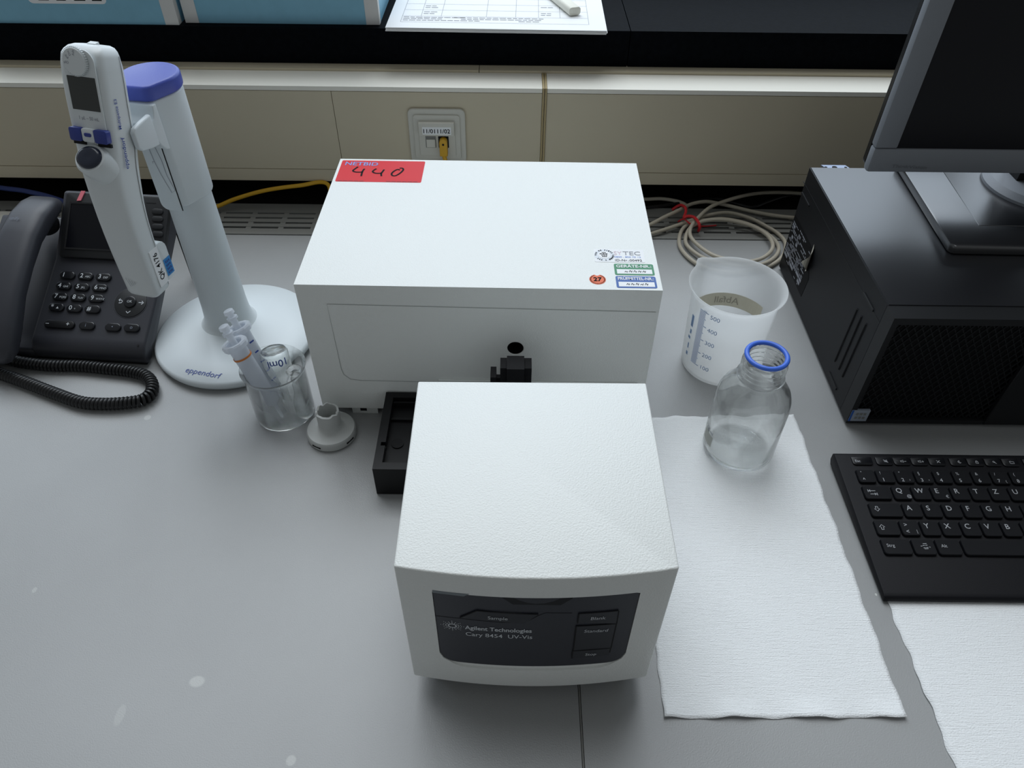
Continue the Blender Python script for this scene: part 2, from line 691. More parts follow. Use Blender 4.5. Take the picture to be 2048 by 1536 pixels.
# cable trunking under the sill
tk = top('cable_trunking', 'beige wall cable trunking with flat covers under the black sill', 'trunking', (0, 1.05, 0.03))
YT = 1.005
obj('back_box', bx(-1.6, 1.6, YT + 0.004, 1.099, 0.040, 0.1765), M_beige, tk)
for a, b in ((-1.6, -0.2512), (-0.2504, 0.0365), (0.0435, 1.6)):
    obj('cover', bx(a, b, YT, YT + 0.0038, 0.056, 0.1715), M_beige, tk, bevel=0.0008, seg=1)
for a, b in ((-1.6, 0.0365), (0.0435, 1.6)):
    obj('top_strip', bx(a, b, YT - 0.0005, 1.056, 0.1725, 0.1785), M_beige_lit, tk, bevel=0.0015)
    obj('lower_rail', bx(a, b, YT - 0.001, YT + 0.006, 0.037, 0.0553), M_beige, tk, bevel=0.0015)
obj('seam_strip', bx(0.0370, 0.0394, YT - 0.002, 1.056, 0.037, 0.1795), M_stain, tk, bevel=0.0007, seg=1)
obj('seam_strip', bx(0.0404, 0.0430, YT - 0.002, 1.056, 0.037, 0.1795), M_stain, tk, bevel=0.0007, seg=1)
obj('rear_rail', bx(-1.6, -0.0515, 1.0565, 1.099, 0.1767, 0.1818), M_beige, tk, bevel=0.001)
obj('rear_rail', bx(-0.0505, 1.6, 1.0565, 1.099, 0.1767, 0.1818), M_beige, tk, bevel=0.001)

# black sill, two slabs
for a, b, lab in ((-1.6, 0.1570, 'black polished stone sill slab under the blue cartons and papers'),
                  (0.1582, 1.6, 'black polished stone sill slab behind the monitor')):
    obj('sill_slab', bx(a, b, 1.074, 1.40, 0.1825, 0.2305), M_sill, bevel=0.003, kind='structure', loc=((a + b) / 2, 1.2, 0.1825), label=lab)

# ------------------------------------------------------------------ wall socket with yellow patch cable
sk = top('wall_socket', 'cream network socket plate numbered 11/0111/02 on the beige trunking', 'socket', (-0.109, YT, 0.11))
FS = Frame((-0.109, YT, 0.1105), (1, 0, 0), (0, 0, 1))
pl = obj('outer_plate', FS.plate(rrect(-.040, .040, -.040, .040, .008, 5), 0, .0055), M_socket, sk, bevel=.002)
obj('inner_frame', FS.plate(rrect(-.0325, .0325, -.0325, .0325, .004, 4), .0055, .0085), M_socket, sk, bevel=.0008)
ins = obj('insert', FS.plate([(-.0255, -.026), (.0255, -.026), (.0255, .0255), (-.0255, .0255)], .0085, .0105), M_socket, sk, bevel=.001)
hood = obj('label_hood', FS.plate([(-.0252, .0055), (.0252, .0055), (.0252, .0252), (-.0252, .0252)], .0105, .0165), M_socket, sk, bevel=.002)
obj('label_strip', FS.plate([(-.0195, .0085), (.0205, .0085), (.0205, .0195), (-.0195, .0195)], .0165, .0168), M_paper, hood)
obj('lettering', text_between('11/0111/02', FS(-.0178, .0108), FS(.0190, .0108), FS.N, .0060, .012, h=.0171), M_ink, hood)
for a in (-.0165, .0015):
    obj('port', FS.plate([(a, -.0135), (a + .0145, -.0135), (a + .0145, .0050), (a, .0050)], .0105, .0111), M_gap if a > 0 else M_vent, ins)
    if a < 0:
        obj('shutter', FS.plate([(a + .0012, -.0125), (a + .0133, -.0125), (a + .0133, -.0010), (a + .0012, -.0010)], .0111, .0122), M_socket, ins)

yc = top('patch_cable', 'yellow network patch cable plugged into the wall socket', 'cable', (-0.1, 0.98, 0.0))
FP = Frame(FS(.0088, 0, .0113), (1, 0, 0), (0, 0, 1))
obj('plug', FP.plate(rrect(-.0055, .0055, -.022, .0035, .005, 4, (.001, .001, .0054, .0054)), 0, .010), M_yellow, yc, bevel=.0015)
obj('latch_hole', FP.plate([(.0016 * math.cos(2 * pi * i / 12), -.004 + .0016 * math.sin(2 * pi * i / 12)) for i in range(12)], .010, .0102), M_gap, yc)
s0 = FP(0, -.021, .005)
pts = [s0, s0 + Vector((0, -.004, -.018)), Vector((-.125, .972, .040)), Vector((-.17, .950, .016)), Vector((-.26, .965, .006)),
       px(655, 368, y=1.000), px(600, 371, y=.995), px(530, 381, y=.99), px(470, 398, y=.985), px(425, 416, y=.975),
       px(330, 440, z=.004), px(200, 455, z=.004), px(60, 450, z=.004)]
obj('cord', tube(spline(pts, 8), .0030, 10), M_yellow, yc)

bc = obj('blue_cable', tube(spline([Vector((-.95, 1.0, .012)), px(-60, 372, y=.995), px(20, 378, y=.99), px(60, 384, y=.985), px(110, 397, y=.975), px(200, 430, z=.004)], 8), .0036, 10),
         M_bluec, cat='cable', label='dark blue cable running behind the telephone under the trunking', loc=(-.7, .99, .0))

pb = obj('pale_board', bx(-.90, px(30, 424, z=.004).x + .05, .880, px(14, 423, z=.004).y, .0022, .0042), M_pale, bevel=.0005, seg=1, loc=(-.77, .9, 0),
         cat='board', label='pale flat board lying behind the telephone handset')

# ------------------------------------------------------------------ cartons, papers and stick on the sill
SZ = 0.2307


def carton(lab, x0, x1, y0, lettered):
    t = top('carton', lab, 'box', ((x0 + x1) / 2, y0 + .09, SZ))
    h, d = .075, .20
    obj('body', bx(x0, x1, y0, y0 + d, SZ, SZ + h), M_boxb, t, bevel=.0008, seg=1)
    for a, b in ((x0 - .0005, x0 + .018), (x1 - .018, x1 + .0005)):
        obj('edge_strip', bx(a, b, y0 - .0010, y0 + .010, SZ + .0003, SZ + h), M_boxw, t, bevel=.0004, seg=1)
    if lettered:
        Fb = Frame((x0, y0, SZ), (1, 0, 0), (0, 0, 1))
        a0, b0 = Fb.uv(60, 8)
        a1, b1 = Fb.uv(214, 5)
        lb = obj('address_label', Fb.plate(rrect(a0, a1, (b0 + b1) / 2 - .0005, .068, .006, 4), 0, .0004), M_paper, t)
        bm = nb()
        for j in range(5):
            for q in range(4):
                xa = a0 + .014 + q * .024
                box(bm, x0 + xa, x0 + xa + .02 * random.uniform(.6, 1), y0 - .00065, y0 - .0005, SZ + b0 + .005 + j * .006, SZ + b0 + .0065 + j * .006)
        obj('lettering', bm, M_ink, lb)
    return t


carton('pale blue carton with white edges and an address label', -.745, -.4625, 1.0775, True)
carton('plain pale blue carton with white edges beside the printed papers', -.4555, -.1885, 1.0865, False)

# stack of printed forms, a little over the edge of the sill
th = math.radians(-.8)
MP = Matrix.Translation((-.177, 1.0625, SZ)) @ Matrix.Rotation(th, 4, 'Z')
ps = top('paper_stack', 'stack of white printed forms lying on the black sill', 'paper', MP @ Vector((.15, .1, 0)))
for i in range(5):
    dx, dy = random.uniform(-.0012, .0012), random.uniform(-.001, .001)
    obj('sheet', bx(dx, .300 + dx, dy, .21 + dy, .0011 * i, .0011 * i + .00095, M=MP), M_paper, ps)
FPp = Frame(MP @ Vector((0, 0, .0055)), MP.to_3x3() @ Vector((1, 0, 0)), MP.to_3x3() @ Vector((0, 1, 0)))
bm = nb()
ln = lambda a0, b0, a1, b1, w=.0005: quad(bm, [FPp(*q, .0001) for q in ((a0 - (w if a0 == a1 else 0), b0 - (w if b0 == b1 else 0)), (a1, b0 - (w if b0 == b1 else 0)), (a1, b1), (a0 - (w if a0 == a1 else 0), b1))])
for bb in (.022, .046, .071, .096, .121):
    ln(.018, bb, .277, bb)
for aa in (.018, .277):
    ln(aa, .022, aa, .15)
for aa in (.044, .072, .135, .176, .208, .238):
    ln(aa, .046, aa, .15)
obj('ruled_table', bm, M_fprint, ps, smooth=0)
bm = nb()
for (a, b, n) in ((.020, .040, 9), (.020, .034, 6), (.020, .028, 12), (.090, .040, 14), (.100, .034, 12), (.180, .028, 3),
                  (.046, .062, 2), (.046, .055, 2), (.046, .087, 2), (.046, .080, 2), (.211, .062, 2), (.211, .055, 2), (.211, .087, 2)):
    for q in range(n):
        wq = random.uniform(.006, .0095)
        quad(bm, [FPp(*c, .0001) for c in ((a, b), (a + wq, b), (a + wq, b + .0018), (a, b + .0018))])
        a += wq + .0015
obj('lettering', bm, M_fprint, ps, smooth=0)
p0 = px(1150, 22, z=SZ + .012)
st = top('marker_stick', 'small white plastic stick lying on the printed forms', 'stick', (p0.x, p0.y, SZ + .0056))
p1 = Vector((p0.x - .028, p0.y + .075, p0.z))
FSt = Frame(p0, (p1 - p0).cross(Vector((0, 0, 1))), (0, 0, 1))
obj('body', prism([FSt(*q) for q in rrect(-.009, .009, -.0062, .005, .0042, 4)], p1 - p0), M_cream, st, bevel=.001)

# ================================================================== spectrophotometer
AX, AY, ATH, ADEP, AZ, AB, AW = -.2047, .5630, -.0089, .2427, .1770, .012, .344
FX, FY, FTH, FW, FD, FZ, FB = -.0745, .2607, .0051, .1830, .1701, .1816, .0246
MA = Matrix.Translation((AX, AY, 0)) @ Matrix.Rotation(ATH, 4, 'Z')
MF = Matrix.Translation((FX, FY, 0)) @ Matrix.Rotation(FTH, 4, 'Z')
A3, F3 = MA.to_3x3(), MF.to_3x3()
sp = top('spectrophotometer', 'white bench spectrophotometer with a dark key panel between the pipette stand and the beaker', 'instrument', (0, .5, 0))

rear = obj('rear_housing', bx(0, AW, 0, ADEP, AB, AZ, M=MA), M_white, sp, bevel=.0016, seg=3)
cut = obj('cut', lathe([(0, -.02), (.0082, -.02), (.0082, .004), (.0130, .0075), (.013, .03), (0, .03)], M=MA @ Matrix.Translation((.2077, .0045, .102)) @ Matrix.Rotation(pi / 2, 4, 'X'), seg=32), M_white, sp)
boolean_cut(rear, [cut])
obj('light_port', lathe([(0, 0), (.0081, 0), (.0081, .001), (0, .001)], M=MA @ Matrix.Translation((.2077, .0175, .102)) @ Matrix.Rotation(pi / 2, 4, 'X'), seg=32), M_gap, rear)
obj('light_port_bore', lathe([(.0081, 0), (.0081, .0165), (.0078, .0165), (.0078, 0)], M=MA @ Matrix.Translation((.2077, .0175, .102)) @ Matrix.Rotation(pi / 2, 4, 'X'), seg=32, closed=True), M_blackm, rear)
FA = Frame(MA @ Vector((0, 0, 0)), A3 @ Vector((1, 0, 0)), (0, 0, 1))      # front face of the rear housing
FT = Frame(MA @ Vector((0, 0, AZ)), A3 @ Vector((1, 0, 0)), A3 @ Vector((0, 1, 0)))   # its lid
# thin joint of the inset front cover
bm = nb()
line = [(.341, .1515), (.0275, .1545), (.0285, .070), (.0300, .062), (.036, .0555), (.046, .0540), (.341, .0520)]
stroke(FA, line, .0007, .0003, bm, smooth=False)
obj('cover_joint', bm, mat('joint grey', S(172, 175, 172), .6), rear)
obj('ledge', FA.plate([(.128, .050), (.336, .049), (.336, .0575), (.128, .0585)], 0, .0022), M_whitef, rear, bevel=.0006, seg=1)
for a in (.030, .30):
    ft = obj('foot', bx(a, a + .028, .004, .030, 0.0, AB, M=MA), M_whitef, sp, bevel=.001)
    obj('foot_slot', bx(a + .009, a + .016, .0036, .0042, .004, .008, M=MA), M_gap, ft)
for a in (.030, .30):
    obj('foot', bx(a, a + .028, .205, .230, 0.0, AB, M=MA), M_whitef, sp, bevel=.001)
obj('underside', bx(.012, AW - .012, .012, ADEP - .012, .004, AB, M=MA), M_blackm, sp)

# stickers on the lid
rs = obj('sticker', FT.plate(rrect(.0032, .0992, .1905, .2390, .0018, 3), 0, .0002), M_red, sp, label='red numbered auction sticker')
obj('lettering', text_between('NETBID', FT(.0080, .2275), FT(.0455, .2268), FT.N, .0078, .012, h=.0004), M_lblue, rs)
u = lambda q: FT.uv(*q)
z7 = lambda pts: [u((640 + a / 7.877, 300 + b / 7.877)) for a, b in pts]
for pts_ in (((600, 268), (560, 295), (520, 330), (560, 350), (640, 352), (668, 348)), ((702, 300), (680, 325), (660, 370), (650, 415)),
             ((890, 298), (855, 318), (830, 345), (870, 368), (940, 370), (968, 365)), ((1012, 312), (990, 340), (965, 378), (968, 415)),
             ((1258, 320), (1225, 310), (1170, 335), (1130, 375), (1140, 405), (1190, 408), (1260, 370), (1310, 320), (1300, 292), (1255, 290))):
    obj('pen_stroke', stroke(FT, z7(pts_), .0021, .0004), M_ink, rs)
bm = nb()
for a0, n in ((.006, 5), (.060, 6)):
    for i in range(n):
        quad(bm, [FT(*c, .0004) for c in ((a0, .1915), (a0 + .005, .1915), (a0 + .005, .1926), (a0, .1926))])
        a0 += .006
obj('small_print', bm, mat('dark red print', S(150, 22, 30), .5), rs, kind='stuff', smooth=0)

ws = obj('sticker', FT.plate(rrect(.2836, .3325, .0440, .0660, .0015, 3), 0, .0002), M_paper, sp, label='white service sticker with silver seal')
obj('lettering', text_between('TEC', FT(.3120, .0562), FT(.3290, .0562), FT.N, .0062, .004, h=.0004), M_fprint, ws)
obj('lettering', text_between('SY', FT(.3030, .0562), FT(.3110, .0562), FT.N, .0062, -.01, h=.0004), mat('pale pink print', S(214, 186, 200), .5), ws)
obj('lettering', text_between('0800 . 800 70 12', FT(.3030, .0515), FT(.3290, .0515), FT.N, .0026, .0, h=.0004), M_lblue, ws)
obj('lettering', text_between('ID-Nr.:00492', FT(.3035, .0455), FT(.3295, .0455), FT.N, .0034, .0, h=.0004), M_ink, ws)
circ = lambda cx, cy, r, n=28, a0=0, a1=2 * pi: [(cx + r * math.cos(a0 + (a1 - a0) * i / n), cy + r * math.sin(a0 + (a1 - a0) * i / n)) for i in range(n)]
sl = obj('seal', FT.plate(circ(.2935, .0555, .0098), .0002, .0003), M_silver, ws)
bm = nb()
for i in range(26):
    a = 2 * pi * i / 26
    Fq = Frame(FT(.2935 + .0086 * math.cos(a), .0555 + .0086 * math.sin(a)), math.cos(a) * FT.X + math.sin(a) * FT.Y, -math.sin(a) * FT.X + math.cos(a) * FT.Y)
    if random.random() < .8:
        w_ = random.uniform(.0003, .0007)
        quad(bm, [Fq(-.0009, -w_, .0005), Fq(.0009, -w_, .0005), Fq(.0009, w_, .0005), Fq(-.0009, w_, .0005)])
obj('seal_marks', bm, M_ink, ws, kind='stuff', smooth=0)
obj('seal_disc', FT.plate(circ(.2935, .0560, .0062), .0003, .0004), M_paper, ws)
bm = nb()
for j, (a, wd) in enumerate(((.2912, .0042), (.2890, .0082), (.2905, .0062), (.2912, .0050))):
    b = .0590 - j * .0022
    for i in range(3):
        quad(bm, [FT(*c, .0006) for c in ((a + i * wd / 3, b), (a + (i + .8) * wd / 3, b), (a + (i + .8) * wd / 3, b + .0011), (a + i * wd / 3, b + .0011))])
obj('seal_print', bm, M_ink, ws, kind='stuff', smooth=0)

for cm, y0, y1, txt, lab, pen in ((M_green, .0232, .0414, 'GERÄTE-NR.:', 'green device number sticker', ((.018, .007), (.0215, .0075), (.019, .009))),
                                  (M_blue, .0030, .0214, 'PRÜFMITTEL-NR.:', 'blue test equipment sticker', ((.009, .008),))):
    x0, x1 = .3015, .3394
    so = obj('sticker', FT.plate(rrect(x0, x1, y0, y1, .0018, 3), 0, .0002), cm, sp, label=lab)
    obj('lettering', text_between(txt, FT(x0 + .0022, y1 - .0062), FT(x1 - .0022, y1 - .0062), FT.N, .0044, .02, h=.0004), M_paper, so)
    obj('writing_field', FT.plate([(x0 + .0022, y0 + .0020), (x1 - .0020, y0 + .0020), (x1 - .0020, y0 + .0092), (x0 + .0022, y0 + .0092)], .0002, .0003), M_paper, so)
    a = x0 + .0095
    for s_ in range(5):
        q = .0008
        obj('pen_stroke', stroke(FT, [(a, y0 + .0045), (a + .0012, y0 + .0065 + random.uniform(-q, q)), (a + .0022, y0 + .0044), (a + .0030, y0 + .0062 + random.uniform(-q, q))], .0005, .0005), M_ink, so)
        a += .0043
pts = circ(.2843, .0156, .0078, 40)
pts = [(x, y) if (x - .2843) ** 2 + (y - .0236) ** 2 > .0022 ** 2 else (.2843 + (x - .2843), .0236 - math.sqrt(max(.0022 ** 2 - (x - .2843) ** 2, 0))) for x, y in pts]
og = obj('sticker', FT.plate(pts, 0, .0002), M_orange, sp, label='round orange inspection sticker numbered 27')
obj('lettering', text_between('27', FT(.2806, .0128), FT(.2880, .0128), FT.N, .0058, .03, h=.0004), M_ink, og)
bm = nb()
for i in range(30):
    a = 2 * pi * i / 30
    if abs(a - pi / 2) > .45:
        Fq = Frame(FT(.2843 + .0067 * math.cos(a), .0156 + .0067 * math.sin(a)), math.cos(a) * FT.X + math.sin(a) * FT.Y, -math.sin(a) * FT.X + math.cos(a) * FT.Y)
        quad(bm, [Fq(-.0006, -.0003, .0004), Fq(.0006, -.0003, .0004), Fq(.0006, .0003, .0004), Fq(-.0006, .0003, .0004)])
obj('small_print', bm, M_ink, og, kind='stuff', smooth=0)

# front module with a bowed face
BULGE = .0085
fy = lambda a: -BULGE * (1 - ((a - FW / 2) / (FW / 2)) ** 2)
NS = 24
outline = [(FW * i / NS, fy(FW * i / NS)) for i in range(NS + 1)] + [(FW, FD), (0, FD)]
lamp = obj('front_housing', prism([MF @ Vector((a, b, FB)) for a, b in outline], (0, 0, FZ - FB)), M_white, sp, bevel=.0014, seg=3)


def fp(a, z, h=0.0):
    return MF @ Vector((a, fy(a) - h, z))


def fuv(u_, v_):
    """pixel -> (a, z) on the bowed face"""
    a = .09
    for _ in range(6):
        q = MF.inverted() @ px(u_, v_, y=(MF @ Vector((a, fy(a), 0))).y)
        a = q.x
    return q.x, q.z


def curved_plate(x0, x1, z0, z1, h0, h1, r=(0, 0, 0, 0), n=30, bm=None):
    """plate that follows the bowed face; r = corner radii bl, br, tr, tl"""
    bm = bm or nb()
    cols = []
    for i in range(n + 1):
        t = i / n
        t = t * t * (3 - 2 * t) * .5 + t * .5
        a = x0 + (x1 - x0) * t
        lo_, hi_ = z0, z1
        for (rr, xe, sgn, side) in ((r[0], x0, 1, 0), (r[1], x1, -1, 0), (r[3], x0, 1, 1), (r[2], x1, -1, 1)):
            d = (a - xe) * sgn
            if rr and d < rr:
                c = rr - math.sqrt(max(rr * rr - (rr - d) ** 2, 0))
                if side == 0:
                    lo_ = z0 + c
                else:
                    hi_ = z1 - c
        cols.append([bm.verts.new(fp(a, zz, hh)) for zz, hh in ((lo_, h0), (lo_, h1), (hi_, h1), (hi_, h0))])
    for a, b in zip(cols[:-1], cols[1:]):
        for k_ in range(4):
            j = (k_ + 1) % 4
            bm.faces.new((a[k_], b[k_], b[j], a[j]))
    bm.faces.new(cols[0])
    bm.faces.new(list(reversed(cols[-1])))
    bmesh.ops.recalc_face_normals(bm, faces=bm.faces[:])
    return bm


PX0, PX1, PZ0, PZ1 = fuv(865, 1184)[0], fuv(1279, 1190)[0], fuv(1065, 1334)[1], fuv(1078, 1197)[1]
cut = obj('cut', curved_plate(PX0 - .0004, PX1 + .0004, PZ0 - .0004, PZ1 + .0004, -.0035, .004, (.013, .013, .001, .001)), M_white, sp)
cut2 = obj('cut', curved_plate(PX0 + .004, PX1 - .004, PZ0 - .0062, PZ0 + .012, -.0016, .004, (.016, .016, .0, .0)), M_white, sp)
boolean_cut(lamp, [cut, cut2])
pan = obj('key_panel', curved_plate(PX0, PX1, PZ0, PZ1, -.0034, -.0006, (.0128, .0128, .0006, .0006)), M_panel, sp)


def panel_poly(pts_, h0, h1, m, name, par):
    """thin raised piece on the panel, outline given in pixels of the bowed face"""
    P2 = [fuv(*q) for q in pts_]
    bm = nb()
    lo_ = [bm.verts.new(fp(a, z, h0)) for a, z in P2]
    hi_ = [bm.verts.new(fp(a, z, h1)) for a, z in P2]
    bm.faces.new(hi_)
    for i in range(len(P2)):
        j = (i + 1) % len(P2)
        bm.faces.new((lo_[i], lo_[j], hi_[j], hi_[i]))
    bmesh.ops.recalc_face_normals(bm, faces=bm.faces[:])
    return obj(name, bm, m, par, smooth=0)


def panel_line(pts_, w_, m, name, par, h=-.00045):
    P2 = [fuv(*q) for q in pts_]
    bm = nb()
    for (a, b) in zip(P2[:-1], P2[1:]):
        d = Vector((b[0] - a[0], b[1] - a[1], 0))
        n_ = Vector((-d.y, d.x, 0)).normalized() * w_ / 2
        m_ = 4
        for k_ in range(m_):
            q0 = Vector((a[0], a[1], 0)) + d * k_ / m_
            q1 = Vector((a[0], a[1], 0)) + d * (k_ + 1) / m_
            quad(bm, [fp(q.x, q.y, h) for q in (q0 - n_, q1 - n_, q1 + n_, q0 + n_)])
    return obj(name, bm, m, par, smooth=0)


Z3 = lambda a, b: (850 + a / 4.5511, 1170 + b / 4.5511)          # zoom crop -> photograph pixels
keyA = panel_poly([Z3(*q) for q in ((315, 300), (470, 236), (1032, 268), (905, 352), (840, 350))], -.0006, .0001, M_panel2, 'sample_key', sp)
panel_line([Z3(*q) for q in ((315, 298), (470, 234), (1032, 268))], .0009, M_gap, 'key_gap', keyA, .0002)
panel_line([Z3(*q) for q in ((95, 286), (315, 310), (700, 348), (905, 352), (1032, 285), (1100, 260), (1340, 262))], .0005, M_gap, 'seam', pan)
keyB = panel_poly([Z3(*q) for q in ((1392, 345), (1405, 262), (1762, 235), (1742, 350))], -.0006, .0001, M_panel2, 'blank_key', sp)
panel_line([Z3(*q) for q in ((1388, 348), (1403, 262), (1764, 234), (1744, 352))], .0009, M_gap, 'key_gap', keyB, .0002)
keyC = panel_poly([Z3(*q) for q in ((1350, 596), (1378, 378), (1740, 354), (1690, 574))], -.0006, .0001, M_panel2, 'standard_key', sp)
panel_line([Z3(*q) for q in ((1350, 596), (1378, 376), (1742, 352), (1692, 574))], .0009, M_gap, 'key_gap', keyC, .0002)
keyD = panel_poly([Z3(*q) for q in ((1338, 668), (1345, 602), (1688, 576), (1672, 640))], -.0006, .0001, M_panel2, 'stop_key', sp)
panel_line([Z3(*q) for q in ((1336, 668), (1345, 600), (1690, 574), (1680, 612))], .0009, M_gap, 'key_gap', keyD, .0002)
panel_poly([Z3(*q) for q in ((66, 46), (400, 82), (350, 100), (68, 66))], -.0006, .0003, mat('grey panel corner', S(118, 126, 130), .5), 'status_window', sp)
panel_poly([Z3(*q) for q in ((690, 112), (1345, 126), (1235, 188), (800, 182))], -.0006, -.0003, M_screen, 'sensor_window', sp)


def panel_text(body, A_, B_, hgt, bold, name, par, m=M_print, h=.0003):
    a, b = fuv(*A_), fuv(*B_)
    size = hgt / .70
    x0, x1 = text_w(body, size)
    k_ = math.hypot(b[0] - a[0], b[1] - a[1]) / (x1 - x0)
    ca, sa = (b[0] - a[0]), (b[1] - a[1])
    nn = math.hypot(ca, sa)
    ca, sa = ca / nn, sa / nn
    return obj(name, text_bm(body, lambda x, y: fp(a[0] + (x - x0) * k_ * ca - y * sa, a[1] + (x - x0) * k_ * sa + y * ca, h), size, bold), m, par, smooth=0)


panel_text('Sample', Z3(572, 308), Z3(752, 318), .0040, -.0, 'lettering', keyA)
panel_text('Blank', Z3(1508, 315), Z3(1642, 308), .0040, -.0, 'lettering', keyB)
panel_text('Standard', Z3(1447, 430), Z3(1662, 420), .0040, -.0, 'lettering', keyC)
panel_text('Stop', Z3(1457, 640), Z3(1556, 634), .0036, -.0, 'lettering', keyD)
panel_text('Agilent Technologies', Z3(366, 404), Z3(970, 438), .0052, .022, 'lettering', pan, h=-.0003)
panel_text('Cary 8454  UV-Vis', Z3(372, 462), Z3(975, 494), .0052, .008, 'lettering', pan, h=-.0003)
bm = nb()
ca_, cz_ = fuv(*Z3(248, 374))
for i in range(16):
    a = 2 * pi * i / 16
    for j, (rr, sz) in enumerate(((.0024, .0007), (.0040, .0006), (.0055, .0005), (.0070, .0004))):
        if j > 1 and i % 2 and j != 2:
            continue
        x_, z_ = ca_ + rr * math.cos(a) * 1.15, cz_ + rr * math.sin(a) * .95
        quad(bm, [fp(x_ + dx * sz, z_ + dz * sz, -.0003) for dx, dz in ((-1, 0), (0, -1), (1, 0), (0, 1))])
obj('spark_emblem', bm, M_print, pan, kind='stuff', smooth=0)

# base, drip tray and cuvette holder between the two housings
obj('base_plate', bx(.012, FW - .012, .012, .298, .004, FB - .0003, M=MF), M_blackm, sp, bevel=.002)
for a in (.02, FW - .045):
    obj('foot', bx(a, a + .025, .02, .045, 0, .0039, M=MF), M_blackm, sp)
TR = (-.1330, .0700, .4555, .5600, .0395)      # tray
tray = obj('drip_tray', bx(TR[0], TR[1], TR[2], TR[3], .0249, TR[4]), M_black, sp)
tc = obj('cut', bx(TR[0] + .0085, TR[1] - .0085, TR[2] + .0085, TR[3] - .0080, .030, .06), M_black, sp, bevel=.003)
tc2 = obj('cut', bx(TR[0] + .004, TR[0] + .012, TR[2] + .030, TR[2] + .0345, .034, .06), M_black, sp)
boolean_cut(tray, [tc, tc2])
obj('tray_skirt', bx(TR[0], -.0640, TR[2], TR[3], .0008, .0249), M_black, sp, bevel=.001)
obj('tray_rib', bx(TR[0] + .0088, TR[1] - .0088, TR[3] - .034, TR[3] - .031, .0301, .0335), M_black, sp)
obj('tray_rib', bx(TR[0] + .0088, TR[1] - .0088, TR[3] - .013, TR[3] - .0105, .0301, .0365), M_black, sp)
ph = px(795, 888, z=.0302)
obj('drain_screw', lathe([(0, 0), (.003, 0), (.0055, .0004), (.0062, .0012), (.0045, .0016), (.0, .0006)], (ph.x, ph.y, .0301), 24), M_gap, sp)
obj('holder_block', bx(-.0050, .0112, .5030, .5215, .0397, .1280), M_blackm, sp, bevel=.0008, seg=1)
obj('holder_arm', bx(-.0112, -.0051, .5080, .5225, .0397, .1245), M_blackm, sp, bevel=.0008, seg=1)
obj('holder_arm', bx(.0113, .0182, .5080, .5225, .0397, .1245), M_blackm, sp, bevel=.0008, seg=1)
obj('holder_lever', bx(-.0205, -.0150, .5080, .5230, .0397, .1125), M_blackm, sp, bevel=.0008, seg=1)
obj('holder_pin', bx(-.0150, -.0112, .5120, .5170, .1020, .1080), M_blackm, sp)

# ================================================================== pipette stand
CX, CY = -.3440, .7040
BXc, BYc = -.3335, .6900
sd = top('pipette_stand', 'white round-footed pipette stand with a blue capped column', 'stand', (BXc, BYc, 0))
foot = obj('round_foot', lathe([(0, 0), (.0895, 0), (.0925, .003), (.0945, .0075), (.0938, .0105), (.0910, .0128), (.060, .0162), (.0, .0185)], (BXc, BYc, 0), 72), M_stand, sd, smooth=40)


def ring(cx, cy, z, rx, ry, n=40):
    return [Vector((cx + rx * math.cos(2 * pi * i / n), cy + ry * math.sin(2 * pi * i / n), z)) for i in range(n)]


colp = [(.0145, .0370), (.0175, .0320), (.022, .0288), (.030, .0268), (.045, .0258), (.08, .0250), (.12, .0242), (.19, .0232), (.25, .023)]
obj('column', loft([ring(CX, CY, z, r, r) for z, r in colp]), M_stand, sd, smooth=60)


def sleeve_sec(k=1.0):
    k *= .90
    pts = []
    for i in range(25):
        a = math.radians(-38 + (218 + 38) * i / 24)
        pts.append((.0292 * math.cos(a) * k, .0292 * math.sin(a) * k))
    pts += [(-.0185 * k, -.0330 * k), (.0065 * k, -.0365 * k), (.0125 * k, -.0340 * k)]
    return pts


sleeve = obj('sleeve', prism([Vector((CX + a, CY + b, .1920)) for a, b in sleeve_sec()], (0, 0, .1095)), M_stand, sd, bevel=.0022, seg=3)
cap = obj('cap', prism([Vector((CX + a, CY + b, .3015)) for a, b in sleeve_sec(1.05)], (0, 0, .0145)), M_cap, sd, bevel=.0045, seg=4, smooth=60)
# printed front plate with the pipette pictogram
FPl = Frame(Vector((CX - .0054, CY - .0313, .25)), Vector((.0250, -.0035, 0)), (0, 0, 1))
plate = obj('front_plate', FPl.plate(rrect(-.0108, .0100, -.0620, .0500, .005, 5, (.008, .001, .001, .001)), 0, .0016), M_stand, sd, bevel=.0006)
pic = [(.000, .014), (.004, .012), (.0068, -.006), (.0070, -.022), (.0105, -.038), (.006, -.041), (.0012, -.022), (-.0012, -.008), (-.0022, .006), (.000, .014)]
for a, b in zip(pic[:-1], pic[1:]):
    pass
obj('pictogram', stroke(FPl, pic, .0005, .0019, smooth=False), M_fprint, plate)
bm = nb()
stroke(FPl, [(-.0012, -.008), (-.0034, -.0075), (-.0034, -.0095)], .0005, .0019, bm, smooth=False)
obj('pictogram', bm, M_fprint, plate)
obj('plate_gap', FPl.plate([(.0101, -.062), (.0106, -.062), (.0106, .050), (.0101, .050)], -.0002, .0006), M_ink, plate)
# lettering on the foot
fz = lambda q: Vector((q.x, q.y, .0128 + (.0910 - math.hypot(q.x - BXc, q.y - BYc)) * .0034 / .031 + .0004))
e0, e1 = px(369, 743, z=.0146), px(438, 756, z=.0146)
ex = (e1 - e0).normalized()
ey = Vector((-ex.y, ex.x, 0))
x0_, x1_ = text_w('eppendorf', .0108)
obj('lettering', text_bm('eppendorf', lambda x, y: fz(e0 + (x - x0_) * (e1 - e0).length / (x1_ - x0_) * ex + y * ey), .0108, .0), M_bprint, foot)

